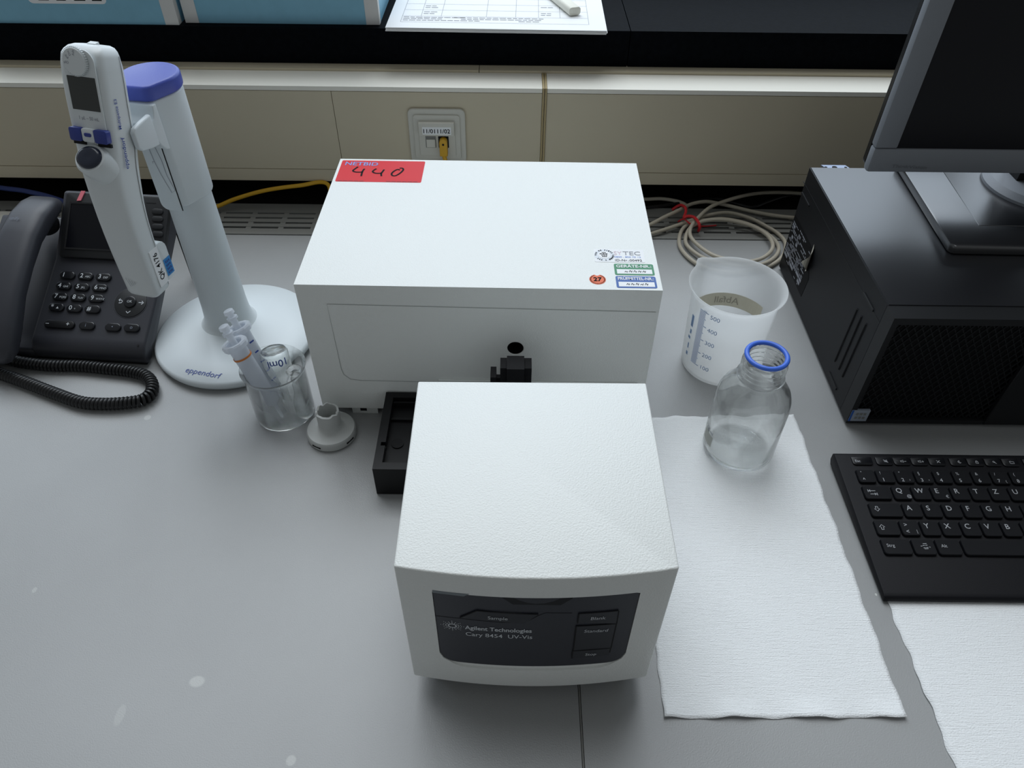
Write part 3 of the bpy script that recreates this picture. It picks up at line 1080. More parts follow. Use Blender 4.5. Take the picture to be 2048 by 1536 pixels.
# fork that carries the pipette
YAW = math.radians(14)
PF = Vector((-math.sin(YAW), -math.cos(YAW), 0))      # pipette front
PSd = Vector((math.cos(YAW), -math.sin(YAW), 0))      # its lettered flank
PC0 = Vector((-.3640, .6480, 0))                      # pipette axis
FH = Frame(Vector((CX - .0054, CY - .0325, 0)), PF, (0, 0, 1))
fo = (pxp(206, 250, PC0, PSd) - FH.O).dot(PSd)      # sideways place of the pipette in the fork
sheet = [(-.004, .3010), (.0016, .3010), (.0022, .2960), (.0050, .2900), (.0110, .2860), (.0110, .2740), (.0060, .2640), (.0010, .2580), (-.004, .2560)]
obj('fork', prism([FH(a, b) + PSd * (fo - .0275) for a, b in sheet], PSd * .0545), M_stand, sd, bevel=.0012, seg=3)
prong = [(.0080, .2960), (.0200, .2950), (.0330, .2935), (.0365, .2900), (.0365, .2760), (.0330, .2715), (.0200, .2680), (.0080, .2660)]
for a_ in (.0224, -.0276):
    obj('prong', prism([FH(a, b) + PSd * (fo + a_) for a, b in prong], PSd * .0052), M_stand, sd, bevel=.0018, seg=3)

# ================================================================== dispensing pipette
pp = top('dispensing_pipette', 'white electronic hand pipette with a grey display hanging on the stand', 'pipette', (PC0.x, PC0.y, .115))
PNs = PSd
spine_px = [(181, 108), (184, 130), (190, 165), (196, 200), (206, 250), (214, 290), (220, 330), (229, 370), (239, 410), (251, 450), (267, 495), (283, 535), (297, 572)]
spine = [pxp(u_, v_, PC0, PSd) for u_, v_ in spine_px]
hw = [.0205, .0215, .0220, .0220, .0218, .0215, .0205, .0195, .0188, .0183, .0180, .0180, .0176]
hd = [.0150, .0165, .0172, .0174, .0176, .0178, .0180, .0172, .0160, .0152, .0148, .0148, .0140]


def pip_sec(i_c, t, a, d, n=36, e=.42, shift=0.0):
    nrm = PSd.cross(t).normalized()
    if nrm.dot(PF) < 0:
        nrm = -nrm
    out = []
    for k_ in range(n):
        q = 2 * pi * k_ / n
        c, s = math.cos(q), math.sin(q)
        out.append(i_c + PSd * a * math.copysign(abs(c) ** e, c) + nrm * d * math.copysign(abs(s) ** e, s))
    return out


sp_s = spline(spine, 4)
NSp = len(sp_s)


def lerp_list(Ls, x):
    i = min(int(x), len(Ls) - 2)
    f = x - i
    return Ls[i] * (1 - f) + Ls[i + 1] * f


secs = []
for i in range(NSp):
    t = (sp_s[min(i + 1, NSp - 1)] - sp_s[max(i - 1, 0)]).normalized()
    x = i / (NSp - 1) * (len(spine) - 1)
    secs.append(pip_sec(sp_s[i], t, lerp_list(hw, x), lerp_list(hd, x)))
t0 = (sp_s[0] - sp_s[1]).normalized()
heads = [pip_sec(sp_s[0] + t0 * .0062 - PF * .004, -t0, .0130, .0080), pip_sec(sp_s[0] + t0 * .0052 - PF * .0025, -t0, .0168, .0112), pip_sec(sp_s[0] + t0 * .0028 - PF * .001, -t0, .0192, .0136)]
t1 = (sp_s[-1] - sp_s[-2]).normalized()
tails = [pip_sec(sp_s[-1] + t1 * .0030, t1, .0168, .0130), pip_sec(sp_s[-1] + t1 * .0048, t1, .0150, .0112)]
body = obj('body', loft(heads + secs + tails), M_pip, pp, smooth=50)

# front-face frame (upper half) and flank frames
tU = (spine[1] - spine[4]).normalized()
nU = PSd.cross(tU)
nU = nU if nU.dot(PF) > 0 else -nU
FFr = Frame(spine[2] + nU * (hd[2] + .0002), PSd, tU)
fc = FFr.uv
rec = [fc(*q) for q in ((143, 150), (195, 158), (204, 226), (150, 217))]
rec = [(max(-.0165, a), b) for a, b in rec]
# keep the display square to the body
dx0, dx1 = -.0118, .0158
db0, db1 = (rec[2][1] + rec[3][1]) / 2, (rec[0][1] + rec[1][1]) / 2
disp = obj('display', FFr.plate([(dx0, db0), (dx1, db0), (dx1, db1), (dx0, db1)], -.001, .0006), M_lcd, pp, bevel=.0003, seg=1)
obj('front_mask', FFr.plate(rrect(-.0130, .0175, db0 - .0215, db1 + .0215, .003, 5, (.003, .003, .010, .011)), -.001, .0003), M_pip, pp, bevel=.0002, seg=1)
obj('lettering', text_between('1 µL – 50 mL', FFr(-.0070, db0 - .0078), FFr(.0125, db0 - .0078), FFr.N, .0029, 0, h=.0006), M_fprint, disp)
# selector dial
dc = FFr(.0010, db1 + .0118, .0004)
Md = Matrix((( *[FFr.X[i] for i in range(1)], FFr.Y[0], FFr.N[0], dc[0]), (FFr.X[1], FFr.Y[1], FFr.N[1], dc[1]), (FFr.X[2], FFr.Y[2], FFr.N[2], dc[2]), (0, 0, 0, 1)))
dial = obj('dial', lathe([(0, .0034), (.0104, .0034), (.0110, .0028), (.0112, 0), (0, 0)], M=Md, seg=40), M_pip, pp)
bm = nb()
for i in range(40):
    a = 2 * pi * i / 40
    Mt = Md @ Matrix.Rotation(a, 4, 'Z')
    box(bm, .0104, .0118, -.0004, .0004, .0002, .0026, M=Mt)
obj('dial_knurling', bm, M_pip, dial, kind='stuff')
for i, (txt, ang) in enumerate((('Ads', 80), ('Dis', 115), ('Pip', 150), ('Opt', 190))):
    a = math.radians(ang)
    Mt = Md @ Matrix.Rotation(a, 4, 'Z')
    obj('lettering', text_bm(txt, lambda x, y, Mt=Mt: Mt @ Vector((.0048 + x, y - .001, .0036)), .0030), M_fprint, dial)
# rocker switches and eject key
rb = db0 - .0175
FR2 = FFr
for s_ in (-1, 1):
    a0, a1 = (-.0170, -.0050) if s_ < 0 else (.0075, .0205)
    rk = obj('rocker', FR2.plate(rrect(a0, a1, rb - .0085, rb + .0030, .002, 3), -.001, .0048), M_navy, pp, bevel=.0016, seg=2)
    obj('rocker_gap', FR2.plate([(a0, rb - .0118), (a1, rb - .0118), (a1, rb - .0090), (a0, rb - .0090)], -.001, .0012), M_gap, rk)
ck = obj('centre_key', FR2.plate(rrect(-.0048, .0073, rb - .0085, rb + .0030, .002, 3), -.001, .0042), M_pip, pp, bevel=.0012)
obj('centre_button', FR2.plate(rrect(-.0020, .0050, rb - .0038, rb - .0006, .0012, 3), .004, .0050), M_navy, ck, bevel=.0004, seg=1)
# nose with the trigger button
tM = (spine[4] - spine[8]).normalized()
nM = PSd.cross(tM)
nM = nM if nM.dot(PF) > 0 else -nM
nc = spine[6] + nM * .0160 + tM * .0050 + PSd * .0030
nose_dir = (nM * .78 + tM * .62).normalized()
side2 = PSd
upn = nose_dir.cross(side2).normalized()
if upn.z < 0:
    upn = -upn


def nose_ring(c, ra, rb_, n=32):
    return [c + side2 * ra * math.cos(2 * pi * i / n) + upn * rb_ * math.sin(2 * pi * i / n) for i in range(n)]


obj('trigger_nose', loft([nose_ring(nc - nose_dir * .012, .0165, .0150), nose_ring(nc + nose_dir * .000, .0170, .0150), nose_ring(nc + nose_dir * .010, .0158, .0140), nose_ring(nc + nose_dir * .0125, .0140, .0122)]), M_pip, pp, smooth=50)
obj('trigger_button', loft([nose_ring(nc + nose_dir * .0122, .0122, .0104), nose_ring(nc + nose_dir * .0142, .0118, .0100), nose_ring(nc + nose_dir * .0156, .0090, .0075), nose_ring(nc + nose_dir * .0150, .0030, .0025)]), M_dkbtn, pp, smooth=60)
# flank lettering and stickers
Fq1 = Frame(spine[3] + PSd * (hw[3] + .0003), -nU, tU)
obj('lettering', text_between('Multipette E3', Fq1.px(243, 258), Fq1.px(232, 198), Fq1.N, .0034, .006, h=.0004), M_bprint, body)
tE = (spine[4] - spine[7]).normalized()
nE = PSd.cross(tE)
nE = nE if nE.dot(PF) > 0 else -nE
Fq2 = Frame(spine[5] + PSd * (hw[5] + .0005), -nE, tE)
obj('lettering', text_between('eppendorf', Fq2.px(257, 337), Fq2.px(247, 274), Fq2.N, .0044, .012, h=.0006), M_bprint, body)
tL = (spine[9] - spine[12]).normalized()
nL = PSd.cross(tL)
nL = nL if nL.dot(PF) > 0 else -nL
Fq3 = Frame(spine[11] + PSd * (.01835), -nL, tL)
s1 = obj('sticker', Fq3.plate([(-.0035, -.0185), (.0092, -.0185), (.0092, .0225), (-.0035, .0225)], -.0004, .0003), M_paper, pp, label='white inventory sticker')
obj('lettering', text_between('QK 4176', Fq3(.0058, -.0120), Fq3(.0058, .0175), Fq3.N, .0062, .008, h=.0005), M_ink, s1)
heel = obj('heel', loft([[Fq3(a, b, h_) for a, b in rrect(.0090, .0235, -.0195, .0230, .006, 4, (.003, .004, .009, .003))] for h_ in (-.030, -.004, -.0008)]), M_pip, pp, bevel=.0015)
s2 = obj('sticker', Fq3.plate([(.0120, -.0150), (.0225, -.0150), (.0225, .0040), (.0120, .0040)], -.0009, -.0004), mat('sky blue sticker', S(40, 132, 200), .4), pp, label='sky blue sticker')
bm = nb()
for a in (.0140, .0165, .0190):
    for b in range(4):
        quad(bm, [Fq3(*c, -.0002) for c in ((a, -.0130 + b * .004), (a + .0014, -.0130 + b * .004), (a + .0014, -.0105 + b * .004), (a, -.0105 + b * .004))])
obj('small_print', bm, M_navy, s2, kind='stuff', smooth=0)
# hand mark near the foot of the grip
Fq4 = Frame(spine[11] + nL * (hd[11] + .0003), PSd, tL)
for i in range(4):
    obj('hand_mark', stroke(Fq4, [(-.006 + .002 * i, -.014 + .0012 * i), (-.009 + .003 * i, -.004 - .001 * i)], .0004, .0003, smooth=False), M_fprint, body)
# joint line along the flank
jl = [spine[i] + PSd * (hw[i] + .00025) - (PSd.cross((spine[max(i - 1, 0)] - spine[min(i + 1, 12)]).normalized()) * (1 if PSd.cross((spine[max(i - 1, 0)] - spine[min(i + 1, 12)]).normalized()).dot(PF) > 0 else -1)) * .0085 for i in range(0, 13)]
obj('joint_line', tube(spline(jl, 4), .00025, 5), M_vent, body)
obj('usb_cover', bx(-.004, .004, -.0025, .0025, -.001, .0012, M=Matrix.Translation(sp_s[0] + t0 * .0062 - PF * .005) @ Matrix.Rotation(-YAW, 4, 'Z')), M_pip, body, bevel=.0006)

# ================================================================== glass beaker with tips and flasks
GC = (-.2480, .5660)
gb = obj('glass_beaker', lathe([(0, .0009), (.0285, .0009), (.0310, .0035), (.0315, .008), (.0315, .064), (.0322, .067), (.0338, .0700), (.0332, .0708), (.0318, .0690), (.0301, .0660), (.0300, .008), (.0285, .0036), (.0, .0030)], (*GC, 0), 64),
         M_glass, cat='beaker', label='clear glass beaker holding dispenser tips and small flasks', smooth=60, loc=(*GC, 0))


def axis_matrix(A_, B_):
    z = (Vector(B_) - Vector(A_)).normalized()
    x = Vector((1, 0, 0)).cross(z)
    x = (Vector((0, 1, 0)).cross(z)).normalized() if abs(z.y) < .95 else Vector((1, 0, 0))
    y = z.cross(x)
    return Matrix(((x.x, y.x, z.x, A_[0]), (x.y, y.y, z.y, A_[1]), (x.z, y.z, z.z, A_[2]), (0, 0, 0, 1)))


def tip(lab, A_, B_, orange):
    t = top('dispenser_tip', lab, 'pipette tip', A_, 'dispenser tips in the glass beaker')
    Mx = axis_matrix(A_, B_)
    ln_ = (Vector(B_) - Vector(A_)).length
    obj('barrel', lathe([(0, .001), (.0016, .001), (.0022, .014), (.0030, .018), (.0086, .023), (.0090, ln_ - .004), (.0092, ln_), (.0080, ln_), (.0078, .025), (.0, .019)], M=Mx, seg=32), M_tip, t, smooth=50)
    fl = obj('flange', lathe([(.0091, ln_ - .006), (.0128, ln_ - .005), (.0134, ln_ - .0005), (.0126, ln_ + .0012), (.0090, ln_ + .0010)], M=Mx, seg=10, closed=True), M_tip, t, smooth=20)
    obj('plunger', lathe([(0, ln_ - .03), (.0060, ln_ - .03), (.0060, ln_ - .02), (.0036, ln_ - .018), (.0036, ln_ + .010), (.0056, ln_ + .0105), (.0056, ln_ + .0130), (.0034, ln_ + .0135), (.0034, ln_ + .0165), (.0054, ln_ + .0170), (.0050, ln_ + .0205), (.0042, ln_ + .0210), (0, ln_ + .0205)], M=Mx, seg=20), M_tip, t, smooth=40)
    if orange:
        obj('colour_band', lathe([(.0093, ln_ - .0175), (.0096, ln_ - .0175), (.0096, ln_ - .0155), (.0093, ln_ - .0155)], M=Mx, seg=32, closed=True), mat('orange band', S(214, 130, 62), .5), t)
    else:
        bm = nb()
        for i in range(5):
            box(bm, .0094, .0097, -.0028, .0028 - .0012 * (i % 2), ln_ - .018 - i * .012, ln_ - .0165 - i * .012, M=Mx @ Matrix.Rotation(-.5, 4, 'Z'))
        obj('graduation_marks', bm, M_bprint, t, kind='stuff')


ta, tb = px(566, 838, z=.0060), px(468, 686, z=.102)
tip('frosted dispenser tip with an orange band leaning in the glass beaker', ta, tb, True)
ta, tb = px(566, 806, z=.0070), px(476, 655, z=.099)
tip('frosted dispenser tip with blue graduation marks leaning in the glass beaker', ta, tb, False)

# upturned small volumetric flask: flat bottom up
q0, q1 = px(580, 812, z=.0050), px(546, 700, z=.0745)
Mx = axis_matrix(q0, q1)
l_ = (q1 - q0).length
f1 = top('volumetric_flask', 'small upturned glass flask with blue 10ml print inside the beaker', 'flask', q0)
obj('body', lathe([(.0040, 0), (.0058, .001), (.0058, .004), (.0046, .006), (.0046, .026), (.0060, .032), (.0120, .042), (.0142, .050), (.0145, .056), (.0145, l_ - .003), (.0128, l_), (0, l_ - .0015),
                   (0, l_ - .0028), (.0120, l_ - .0020), (.0135, l_ - .004), (.0135, .056), (.0132, .0505), (.0110, .0430), (.0048, .0332), (.0035, .027), (.0035, .001)], M=Mx, seg=40, closed=True), M_glass, f1, smooth=60)
dl = Mx.to_3x3().inverted() @ (EYE - q1)
ph0 = math.atan2(dl.y, dl.x)
t0_, t1_ = text_w('10ml', .0115)
obj('lettering', text_bm('10ml', lambda x, y: Mx @ Vector((.0147 * math.cos(ph0 - (x - (t0_ + t1_) / 2) / .0147), .0147 * math.sin(ph0 - (x - (t0_ + t1_) / 2) / .0147), l_ - .0060 - y)), .0115, .01), M_bprint, f1)
# slim stoppered flask
q0, q1 = px(612, 828, z=.0045), px(588, 738, z=.066)
Mx = axis_matrix(q0, q1)
l_ = (q1 - q0).length
f2 = top('stoppered_vial', 'slim clear glass vial with a round glass stopper inside the beaker', 'vial', q0)
obj('body', lathe([(0, 0), (.0080, 0), (.0092, .002), (.0092, .016), (.0062, .024), (.0050, .028), (.0050, l_ - .016), (.0062, l_ - .012), (.0058, l_ - .011), (.0042, l_ - .016), (.0042, .0285), (.0055, .023), (.0082, .015), (.0080, .0025), (0, .0018)], M=Mx, seg=36), M_glass, f2, smooth=60)
obj('stopper', lathe([(0, l_ - .016), (.0040, l_ - .016), (.0046, l_ - .010), (.0040, l_ - .007), (.0085, l_ - .004), (.0090, l_ - .001), (.0070, l_ + .001), (.0045, l_ - .0005), (0, l_ + .0010)], M=Mx, seg=36), M_glass, f2, smooth=60)

# ================================================================== grey adapter disc with a broken neck
DC = (-.1915, .5350)
ad = top('adapter_disc', 'grey plastic disc with a short jagged hollow neck beside the glass beaker', 'adapter', (*DC, 0))
dk = obj('disc', lathe([(0, 0), (.0245, 0), (.0258, .0015), (.0258, .0085), (.0245, .0105), (.0150, .0128), (.0128, .0150), (.0120, .0180), (0, .0180)], (*DC, 0), 56), M_grey, ad, smooth=40)
bm = nb()
rows = []
n = 36
random.seed(9)
for r_, z_, jag in ((.0120, .0175, 0), (.0119, .0345, 1), (.0098, .0350, 1), (.0098, .0180, 0)):
    row = []
    for i in range(n):
        a = 2 * pi * i / n
        j = (.0022 * abs(math.sin(i * 2.4)) + .0008 * math.sin(i * 5.1)) if jag else 0
        row.append(bm.verts.new((DC[0] + r_ * math.cos(a), DC[1] + r_ * math.sin(a), z_ + j)))
    rows.append(row)
for a, b in zip(rows[:-1], rows[1:]):
    for i in range(n):
        j = (i + 1) % n
        bm.faces.new((a[i], a[j], b[j], b[i]))
bmesh.ops.recalc_face_normals(bm, faces=bm.faces[:])
obj('neck', bm, M_grey, ad, smooth=40)
bm = nb()
for aa in (-2.05, -.55):
    Mt = Matrix.Translation((*DC, 0)) @ Matrix.Rotation(aa, 4, 'Z')
    obj('slot', bx(.0252, .0260, -.005, .005, .0042, .0060, M=Mt), M_gap, dk)

# ================================================================== milky beaker
KC = Vector((.2430, .6550, 0))
KH = .112
kb_ = top('plastic_beaker', 'milky plastic beaker with blue graduation beside the computer', 'beaker', KC)
prof = [(0, .0015), (.036, .0015), (.0405, .0005), (.0425, .003), (.0432, .008), (.0470, .098), (.0482, .105), (.0510, .1105), (.0528, .1128), (.0526, .1140), (.0508, .1130), (.0478, .1085), (.0458, .100), (.0420, .009), (.0405, .0045), (0, .0035)]
bm = nb()
sa = math.atan2(.052, -.034)
rows = []
n = 72
for r_, z_ in prof:
    if r_ == 0:
        rows.append([bm.verts.new(KC + Vector((0, 0, z_)))])
        continue
    row = []
    for i in range(n):
        a = 2 * pi * i / n
        d = (a - sa + pi) % (2 * pi) - pi
        k_ = math.exp(-(d / .17) ** 2) * max(0, (z_ - .088) / .025)
        rr = r_ + .0085 * k_
        row.append(bm.verts.new(KC + Vector((rr * math.cos(a), rr * math.sin(a), z_ - .001 * k_))))
    rows.append(row)
for a, b in zip(rows[:-1], rows[1:]):
    for i in range(n):
        j = (i + 1) % n
        if len(a) == 1:
            bm.faces.new((a[0], b[j], b[i]))
        elif len(b) == 1:
            bm.faces.new((a[i], a[j], b[0]))
        else:
            bm.faces.new((a[i], a[j], b[j], b[i]))
bmesh.ops.recalc_face_normals(bm, faces=bm.faces[:])
wallo = obj('vessel', bm, M_pp, kb_, smooth=60)
M_grad = mat('faded blue print', S(130, 158, 198), .5)
kr = lambda z_: .0432 + (.0470 - .0432) * (z_ - .008) / .09 + .0003
kp = lambda a, z_, h=0: KC + Vector(((kr(z_) + h) * math.cos(a), (kr(z_) + h) * math.sin(a), z_))
ga = math.atan2(-.62, -.78) - .02
bm = nb()
for i in range(41):
    z_ = .022 + i * .0019
    wd = .26 if i % 10 == 0 else (.21 if i % 5 == 0 else .18)
    m_ = 4
    for j in range(m_):
        a0, a1 = ga - .16 + wd * j / m_, ga - .16 + wd * (j + 1) / m_
        quad(bm, [kp(a0, z_), kp(a1, z_), kp(a1, z_ + .0009), kp(a0, z_ + .0009)])
obj('graduation_marks', bm, M_grad, wallo, kind='stuff')
for i, tx in enumerate(('100', '200', '300', '400', '500')):
    z_ = .0205 + i * .0183
    obj('lettering', text_bm(tx, lambda x, y, z_=z_: kp(ga + .14 + x / kr(z_), z_ + y), .0078, .0), M_grad, wallo)
obj('lettering', text_bm('ml', lambda x, y: kp(ga - .05 + x / .047, .0985 + y), .0045), M_grad, wallo)
bm = nb()
for (a, z_, w_, h_) in ((-.42, .066, .10, .016), (-.40, .056, .07, .006), (-.44, .048, .1, .004), (-.40, .034, .05, .008), (-.42, .024, .08, .005)):
    quad(bm, [kp(ga + a, z_), kp(ga + a + w_, z_), kp(ga + a + w_, z_ + h_), kp(ga + a, z_ + h_)])
obj('maker_print', bm, M_grad, wallo, kind='stuff')
# tape with writing on the far wall, seen mirrored from inside
ta_ = math.radians(88)
bm = nb()
rin = lambda z_: .0420 + (.0458 - .0420) * (z_ - .009) / .091 - .0004
ki = lambda a, z_, h=0: KC + Vector(((rin(z_) - h) * math.cos(a), (rin(z_) - h) * math.sin(a), z_))
for j in range(24):
    a0, a1 = ta_ - 1.15 + 2.0 * j / 24, ta_ - 1.15 + 2.0 * (j + 1) / 24
    quad(bm, [ki(a0, .052), ki(a1, .052), ki(a1, .070), ki(a0, .070)])
tp_ = obj('tape', bm, M_tape, wallo)
obj('lettering', text_bm('Abfall', lambda x, y: ki(ta_ - .45 + x / .043, .0565 + y, .0003), .0125, .0), mat('faded tape writing', S(158, 152, 136), .6), wallo)

# ================================================================== glass bottle
BC = (.2380, .5210)
bo = top('glass_bottle', 'clear glass laboratory bottle with a blue pouring ring on the paper towel', 'bottle', (*BC, 0))
prof = [(0, .0040), (.0260, .0030), (.0310, .0012), (.0340, .0018), (.0362, .0048), (.0365, .010), (.0365, .072), (.0355, .080), (.0325, .0880), (.0270, .0950), (.0222, .0985), (.0204, .1010), (.0200, .1030),
        (.0226, .1045), (.0230, .1058), (.0208, .1072), (.0196, .1085)]
for i in range(3):
    z_ = .1095 + i * .0052
    prof += [(.0196, z_), (.0214, z_ + .0013), (.0214, z_ + .0024), (.0196, z_ + .0037)]
prof += [(.0196, .1250), (.0196, .1292), (.0188, .1300), (.0166, .1300), (.0160, .1290), (.0160, .1040), (.0178, .1000), (.0240, .0935), (.0300, .0862), (.0334, .0785), (.0343, .071), (.0343, .010), (.0335, .0062), (.031, .0045), (.026, .0060), (0, .0070)]
gz = .0016
obj('body', lathe([(r_, z_ + gz) for r_, z_ in prof], (*BC, 0), 72), M_glass, bo, smooth=60)
obj('pouring_ring', lathe([(.0186 + .0024 * math.cos(a), .1322 + .0022 * math.sin(a)) for a in [2 * pi * i / 14 for i in range(14)]], (*BC, 0), 56, closed=True), M_ring, bo, smooth=80)
bm = nb()
wa = math.atan2(-.25, -.97)
bp_ = lambda a, z_, h=.0003: Vector((BC[0] + (.0365 + h) * math.cos(a), BC[1] + (.0365 + h) * math.sin(a), z_ + gz))
for j in range(8):
    a0, a1 = wa - .35 + .5 * j / 8, wa - .35 + .5 * (j + 1) / 8
    quad(bm, [bp_(a0, .016), bp_(a1, .016), bp_(a1, .030), bp_(a0, .030)])
obj('writing_field', bm, mat('pale printed field', S(176, 178, 172), .6), bo)
obj('lettering', text_bm('250 ml', lambda x, y: bp_(wa - .30 + x / .0365, .032 + y), .0055, .01), M_fprint, bo)

# ================================================================== desk telephone
PTH, PPH = math.radians(-4), math.radians(27)
ew = Vector((math.cos(PTH), math.sin(PTH), 0))
ed = Vector((-math.sin(PTH), math.cos(PTH), 0))
et = math.cos(PPH) * ed + Vector((0, 0, math.sin(PPH)))
PO = px(303, 683, z=.030)
FF = Frame(PO, ew, et)                       # keypad face: x<0 to the left, y up the slope
HINGE = .100
PP2 = math.radians(40)
et2 = math.cos(PP2) * ed + Vector((0, 0, math.sin(PP2)))
FM = Frame(FF(0, HINGE, .001), ew, et2)      # display face, steeper
tel = top('desk_telephone', 'black desk telephone with a keypad beside the pipette stand', 'telephone', (PO.x - .1, PO.y + .08, 0))
WL = -.236                                   # far edge of the housing
tl_ = FM.uv(240, 391)[1] + .003                                   # length of the display module
Pm = lambda d_, z_: PO + ed * d_ + Vector((0, 0, z_ - PO.z))
hd_, hz_ = HINGE * math.cos(PPH), PO.z + HINGE * math.sin(PPH)
bd_, bz_ = hd_ + tl_ * math.cos(PP2), hz_ + tl_ * math.sin(PP2)
side = [(-.010, .004), (-.0125, .010), (-.0115, .018), (-.006, .0265), (.000, .030), (hd_, hz_), (bd_, bz_), (bd_ + .008, bz_ - .004), (bd_ + .004, bz_ - .03), (.020, .0160), (.008, .0145), (.002, .0045)]
WM = FM.uv(129, 450)[0] - .0075                # where the display half ends and the cradle half starts
obj('housing', prism([Pm(a, b) + ew * WM for a, b in side], ew * (-WM - .0070)), M_phone, tel, bevel=.004, seg=3)
cz = lambda d_: PO.z - .014 + d_ * math.tan(PPH)
side2 = [(-.010, .004), (-.0125, .008), (-.0100, .016), (.000, .0185), (.010, cz(.010) + .002), (.150, cz(.150)), (.158, cz(.150) - .006), (.150, cz(.150) - .03), (.020, .0130), (.008, .0120), (.002, .0045)]
obj('cradle_housing', prism([Pm(a, b) + ew * WL for a, b in side2], ew * (WM - WL + .004)), M_phone, tel, bevel=.003, seg=2)
for xx in (-.012, -.21):
    obj('support_foot', bx(-.012, .012, .160, .176, 0, .080, M=Matrix.Translation(PO + ew * xx - Vector((0, 0, PO.z))) @ Matrix.Rotation(PTH, 4, 'Z')), M_phoned, tel, bevel=.003)
obj('front_foot', bx(WL + .01, -.012, -.008, .001, 0, .0048, M=Matrix.Translation(PO - Vector((0, 0, PO.z))) @ Matrix.Rotation(PTH, 4, 'Z')), M_phoned, tel, bevel=.001)
# display module
mw0 = FM.uv(129, 450)[0]
mw1 = FM.uv(337, 455)[0]
mb1 = FM.uv(240, 391)[1]
mod = obj('display_module', FM.plate(rrect(mw0, mw1, .000, mb1, .004, 4), -.004, .0045), M_phoned, tel, bevel=.0016, seg=2)
sc0, sc1 = FM.uv(139, 480)[0], mw1 - .038
scb0, scb1 = FM.uv(140, 497)[1], FM.uv(150, 410)[1]
obj('display', FM.plate([(sc0, scb0), (sc1, scb0), (sc1, scb1), (sc0, scb1)], .0045, .0049), M_screen, mod, bevel=.0002, seg=1)
bm = nb()
for (a0, b0, a1, b1) in ((sc0 - .002, scb0 - .002, sc1 + .002, scb0), (sc0 - .002, scb1, sc1 + .002, scb1 + .002), (sc0 - .002, scb0, sc0, scb1), (sc1, scb0, sc1 + .002, scb1)):
    FM.plate([(a0, b0), (a1, b0), (a1, b1), (a0, b1)], .0040, .0054, bm)
obj('display_frame', bm, M_gap, mod)
for v_ in (426, 441, 456, 471):
    a, b = FM.uv(321, v_)
    obj('soft_key', FM.plate(rrect(a - .008, a + .006, b - .0034, b + .0034, .0033, 4), .004, .0062), M_phoned, tel, bevel=.0008)
a, b = FM.uv(167, 392)
obj('sticker', FM.plate([(a - .004, b - .008), (a + .001, b - .0075), (a + .005, b + .0045), (a + .000, b + .0045)], .0045, .0056), M_pink, tel, label='small pink marker strip')
obj('speaker_slot', FM.plate([(mw1 - .028, mb1 - .0095), (mw1 - .016, mb1 - .0095), (mw1 - .016, mb1 - .0085), (mw1 - .028, mb1 - .0085)], .0045, .0047), M_gap, mod)
# keypad
base_key = None


def phone_key(u_, v_, w_, h_, label_txt, small='', name='number_key', tsz=.0078, m=M_key):
    a, b = FF.uv(u_, v_)
    k_ = obj(name, FF.plate(rrect(a - w_ / 2, a + w_ / 2, b - h_ / 2, b + h_ / 2, h_ * .48, 5), -.001, .0030), m, tel, bevel=.0011, seg=3)
    if label_txt:
        obj('lettering', text_bm(label_txt, lambda x, y: FF(a - w_ * .30 + x, b - tsz * .32 + y, .0033), tsz, .012), M_print, k_, smooth=0)
    if small:
        obj('lettering', text_bm(small, lambda x, y: FF(a + w_ * .04 + x, b - tsz * .28 + y, .0033), tsz * .45), M_print, k_, smooth=0)
    return k_


Z32 = lambda a, b: (a / 3.2, 360 + b / 3.2)
smalls = ['', 'ABC', 'DEF', 'GHI', 'JKL', 'MNO', 'PQRS', 'TUV', 'WXYZ', '▲', '+', '']
rows_px = [((437, 614), (552, 620), (667, 626)), ((412, 682), (527, 689), (643, 694)), ((388, 750), (504, 756), (620, 762)), ((366, 818), (480, 825), (597, 831))]
for i, tx in enumerate(('1', '2', '3', '4', '5', '6', '7', '8', '9', '*', '0', '#')):
    phone_key(*Z32(*rows_px[i // 3][i % 3]), .0185, .0098, tx, smalls[i])
vk = phone_key(*Z32(386, 928), .0360, .0098, '', name='volume_key', m=M_black)
a, b = FF.uv(*Z32(386, 928))
obj('lettering', text_bm('–', lambda x, y: FF(a - .0155 + x, b - .002 + y, .0033), .0075, .01), M_print, vk, smooth=0)
obj('lettering', text_bm('+', lambda x, y: FF(a + .0085 + x, b - .002 + y, .0033), .0075, .01), M_print, vk, smooth=0)
M_dim = mat('dim key print', S(120, 126, 140), .5)
for (q, tx, nm) in (((562, 936), 'i', 'info_key'), ((728, 946), '◂', 'speaker_key'), ((848, 950), 'o', 'headset_key')):
    kk = phone_key(*Z32(*q), .0185, .0098, '', name=nm)
    a, b = FF.uv(*Z32(*q))
    obj('lettering', text_bm(tx, lambda x, y: FF(a - .0015 + x, b - .0018 + y, .0033), .0062), M_dim, kk, smooth=0)
